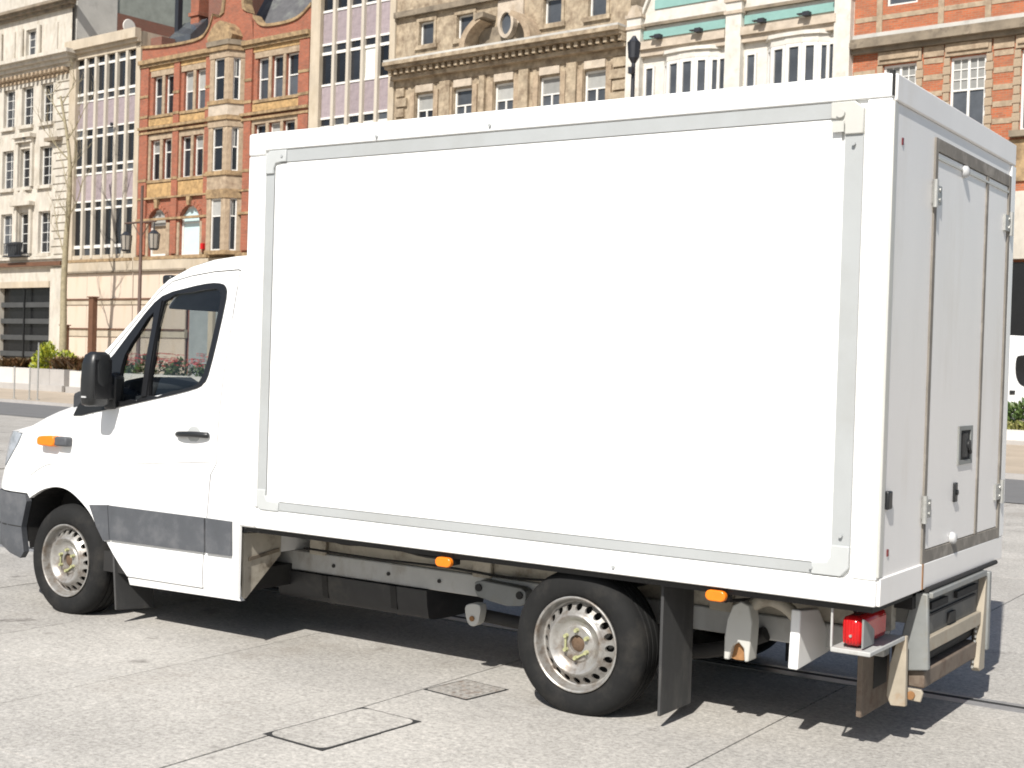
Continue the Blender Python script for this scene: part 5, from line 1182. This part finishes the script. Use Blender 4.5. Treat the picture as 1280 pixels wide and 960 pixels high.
# door furniture
b = MB(); b.lathe([(0,-.002),(.045,0),(.05,.012)],20); b.v = [(p[0]*1.25-3.965, Ys(-3.965,1.165)+p[1]-.002, 1.168+p[2]) for p in b.v]; tp('handle_recess', b, M['alulight'], dr_[0], smooth=40) if False else None
for s_ in (0,1):
    fy = (lambda y: y) if not s_ else (lambda y: W_-y)
    y0 = Ys(-3.96,1.165)
    rc = []
    b = MB(); b.prism([(-3.965+.052*math.cos(a),1.166+.046*math.sin(a)) for a in [k*math.pi/12 for k in range(24)]],1,fy(y0-.003),fy(y0+.01)); tp('handle_cup', b, M['casting'], dr_[s_])
    b = MB(); b.tube(smoothpoly([(-4.09,fy(y0-.012),1.158),(-4.03,fy(y0-.032),1.163),(-3.93,fy(y0-.034),1.167),(-3.86,fy(y0-.02),1.166),(-3.84,fy(y0-.008),1.166)],4),[.012]+[.0175]*15+[.014],10); tp('door_handle', b, M['blackpl'], dr_[s_], smooth=60)
    yi = Ys(-5.2,1.06)
    b = MB(); b.prism(smoothpoly([(-5.28,1.03),(-5.2,1.027),(-5.13,1.03),(-5.13,1.088),(-5.2,1.09),(-5.275,1.083),(-5.29,1.057)],2,True),1,fy(yi-.055),fy(yi+.005)); ir = tp('side_indicator', b, M['orange'], fe[s_], bev=.01)
    b = MB(); b.box(-5.129,-5.015,min(fy(yi-.05),fy(yi+.005)),max(fy(yi-.05),fy(yi+.005)),1.032,1.09); tp('indicator_mount', b, M['greypl'], fe[s_], bev=.012)
    # wing mirror
    b = MB(); z = [1.295,1.31,1.36,1.45,1.54,1.595,1.615]
    ring_ = []
    for k, (zz, g) in enumerate(zip(z,(.6,.9,1,1.02,.98,.84,.5))):
        cx, hw = -4.675+.004*k, .066*g; cy = -.09; hd = .08*g
        ring_.append([(cx+hw*math.copysign(abs(math.cos(a))**.6,math.cos(a)), fy(cy+hd*math.copysign(abs(math.sin(a))**.6,math.sin(a))), zz) for a in [j*math.pi/12 for j in range(24)]])
    for r0, r1 in zip(ring_[:-1],ring_[1:]):
        for j in range(24): b.face([r0[j],r0[(j+1)%24],r1[(j+1)%24],r1[j]])
    b.face(ring_[0]); b.face(ring_[-1]); mr = tp('wing_mirror', b, M['blackpl'], smooth=50, merge=True)
    b = MB(); b.prism([(-4.73,1.33),(-4.64,1.33),(-4.64,1.43),(-4.73,1.43)],1,fy(-.03),fy(.09)); b.prism([(-4.73,1.27),(-4.64,1.28),(-4.63,1.47),(-4.68,1.5),(-4.73,1.4)],1,fy(.02),fy(.1)); tp('mirror_arm', b, M['blackpl'], mr, bev=.015)
    tp('mirror_glass', MB().box(-4.606,-4.598,min(fy(-.15),fy(-.03)),max(fy(-.15),fy(-.03)),1.34,1.57), M['trim'], mr)
    tp('mirror_lamp', MB().box(-4.69,-4.65,min(fy(-.173),fy(-.165)),max(fy(-.173),fy(-.165)),1.345,1.355), M['clearl'], mr)
# sun visor bar / roof lamp
tp('roof_lamp', MB().box(-4.53,-4.45,.27,.38,2.03,2.09), M['blackpl'], bev=.015)
# interior
tp('instrument_hood', MB().prism([(-4.9,1.38),(-4.62,1.34),(-4.6,1.42),(-4.72,1.47),(-4.9,1.44)],1,.3,.72), M['seat'], bev=.02)
for y0, y1 in ((.3,.92),(1.03,1.65)): tp('sun_visor', MB().prism([(-4.5,1.9),(-4.49,1.885),(-4.36,2.03),(-4.38,2.045)],1,y0,y1), M['cabtrim'], bev=.005)
tp('rear_view_mirror', MB().box(-4.56,-4.53,.86,1.1,1.86,1.94), M['seat'], bev=.01)
tp('headliner', MB().box(-4.35,-3.66,.24,W_-.24,2.05,2.08), M['cabtrim'])
tp('dashboard', MB().prism([(-5.2,1.0),(-4.62,1.0),(-4.58,1.2),(-4.66,1.35),(-4.85,1.40),(-5.2,1.36)],1,.16,W_-.16), M['seat'], bev=.03)
b = MB(); b.lathe([(.2-.017*math.cos(a),.017*math.sin(a)) for a in [k*math.pi/5 for k in range(10)]],28,closed=True); b.tube([(-.19,0,0),(.19,0,0)],.02,6)
cR = Matrix.Rotation(R(35),3,'Y')@Matrix.Rotation(R(90),3,'X')
b.v = [tuple(Matrix.Rotation(R(-62),3,'Y')@(Matrix.Rotation(R(90),3,'X')@Vector(p)) + Vector((-4.45,.5,1.25))) for p in b.v]; tp('steering_wheel', b, M['seat'], smooth=50)
for ys_ in (.3,.85,1.28):
    st = tp('seat', MB().prism([(-4.28,.62),(-3.8,.6),(-3.72,.95),(-3.68,1.42),(-3.78,1.44),(-3.86,.86),(-4.26,.84)],1,ys_,ys_+.44), M['seat'], bev=.04)
    tp('headrest', MB().box(-3.79,-3.7,ys_+.09,ys_+.35,1.47,1.66), M['seat'], st, bev=.03)
tp('bulkhead_trim', MB().box(-3.67,-3.642,.2,W_-.2,.5,1.35), M['cabtrim'])
both('door_card', lambda: MB().box(-4.75,-3.9,.12,.15,.5,1.24), M['seat'])
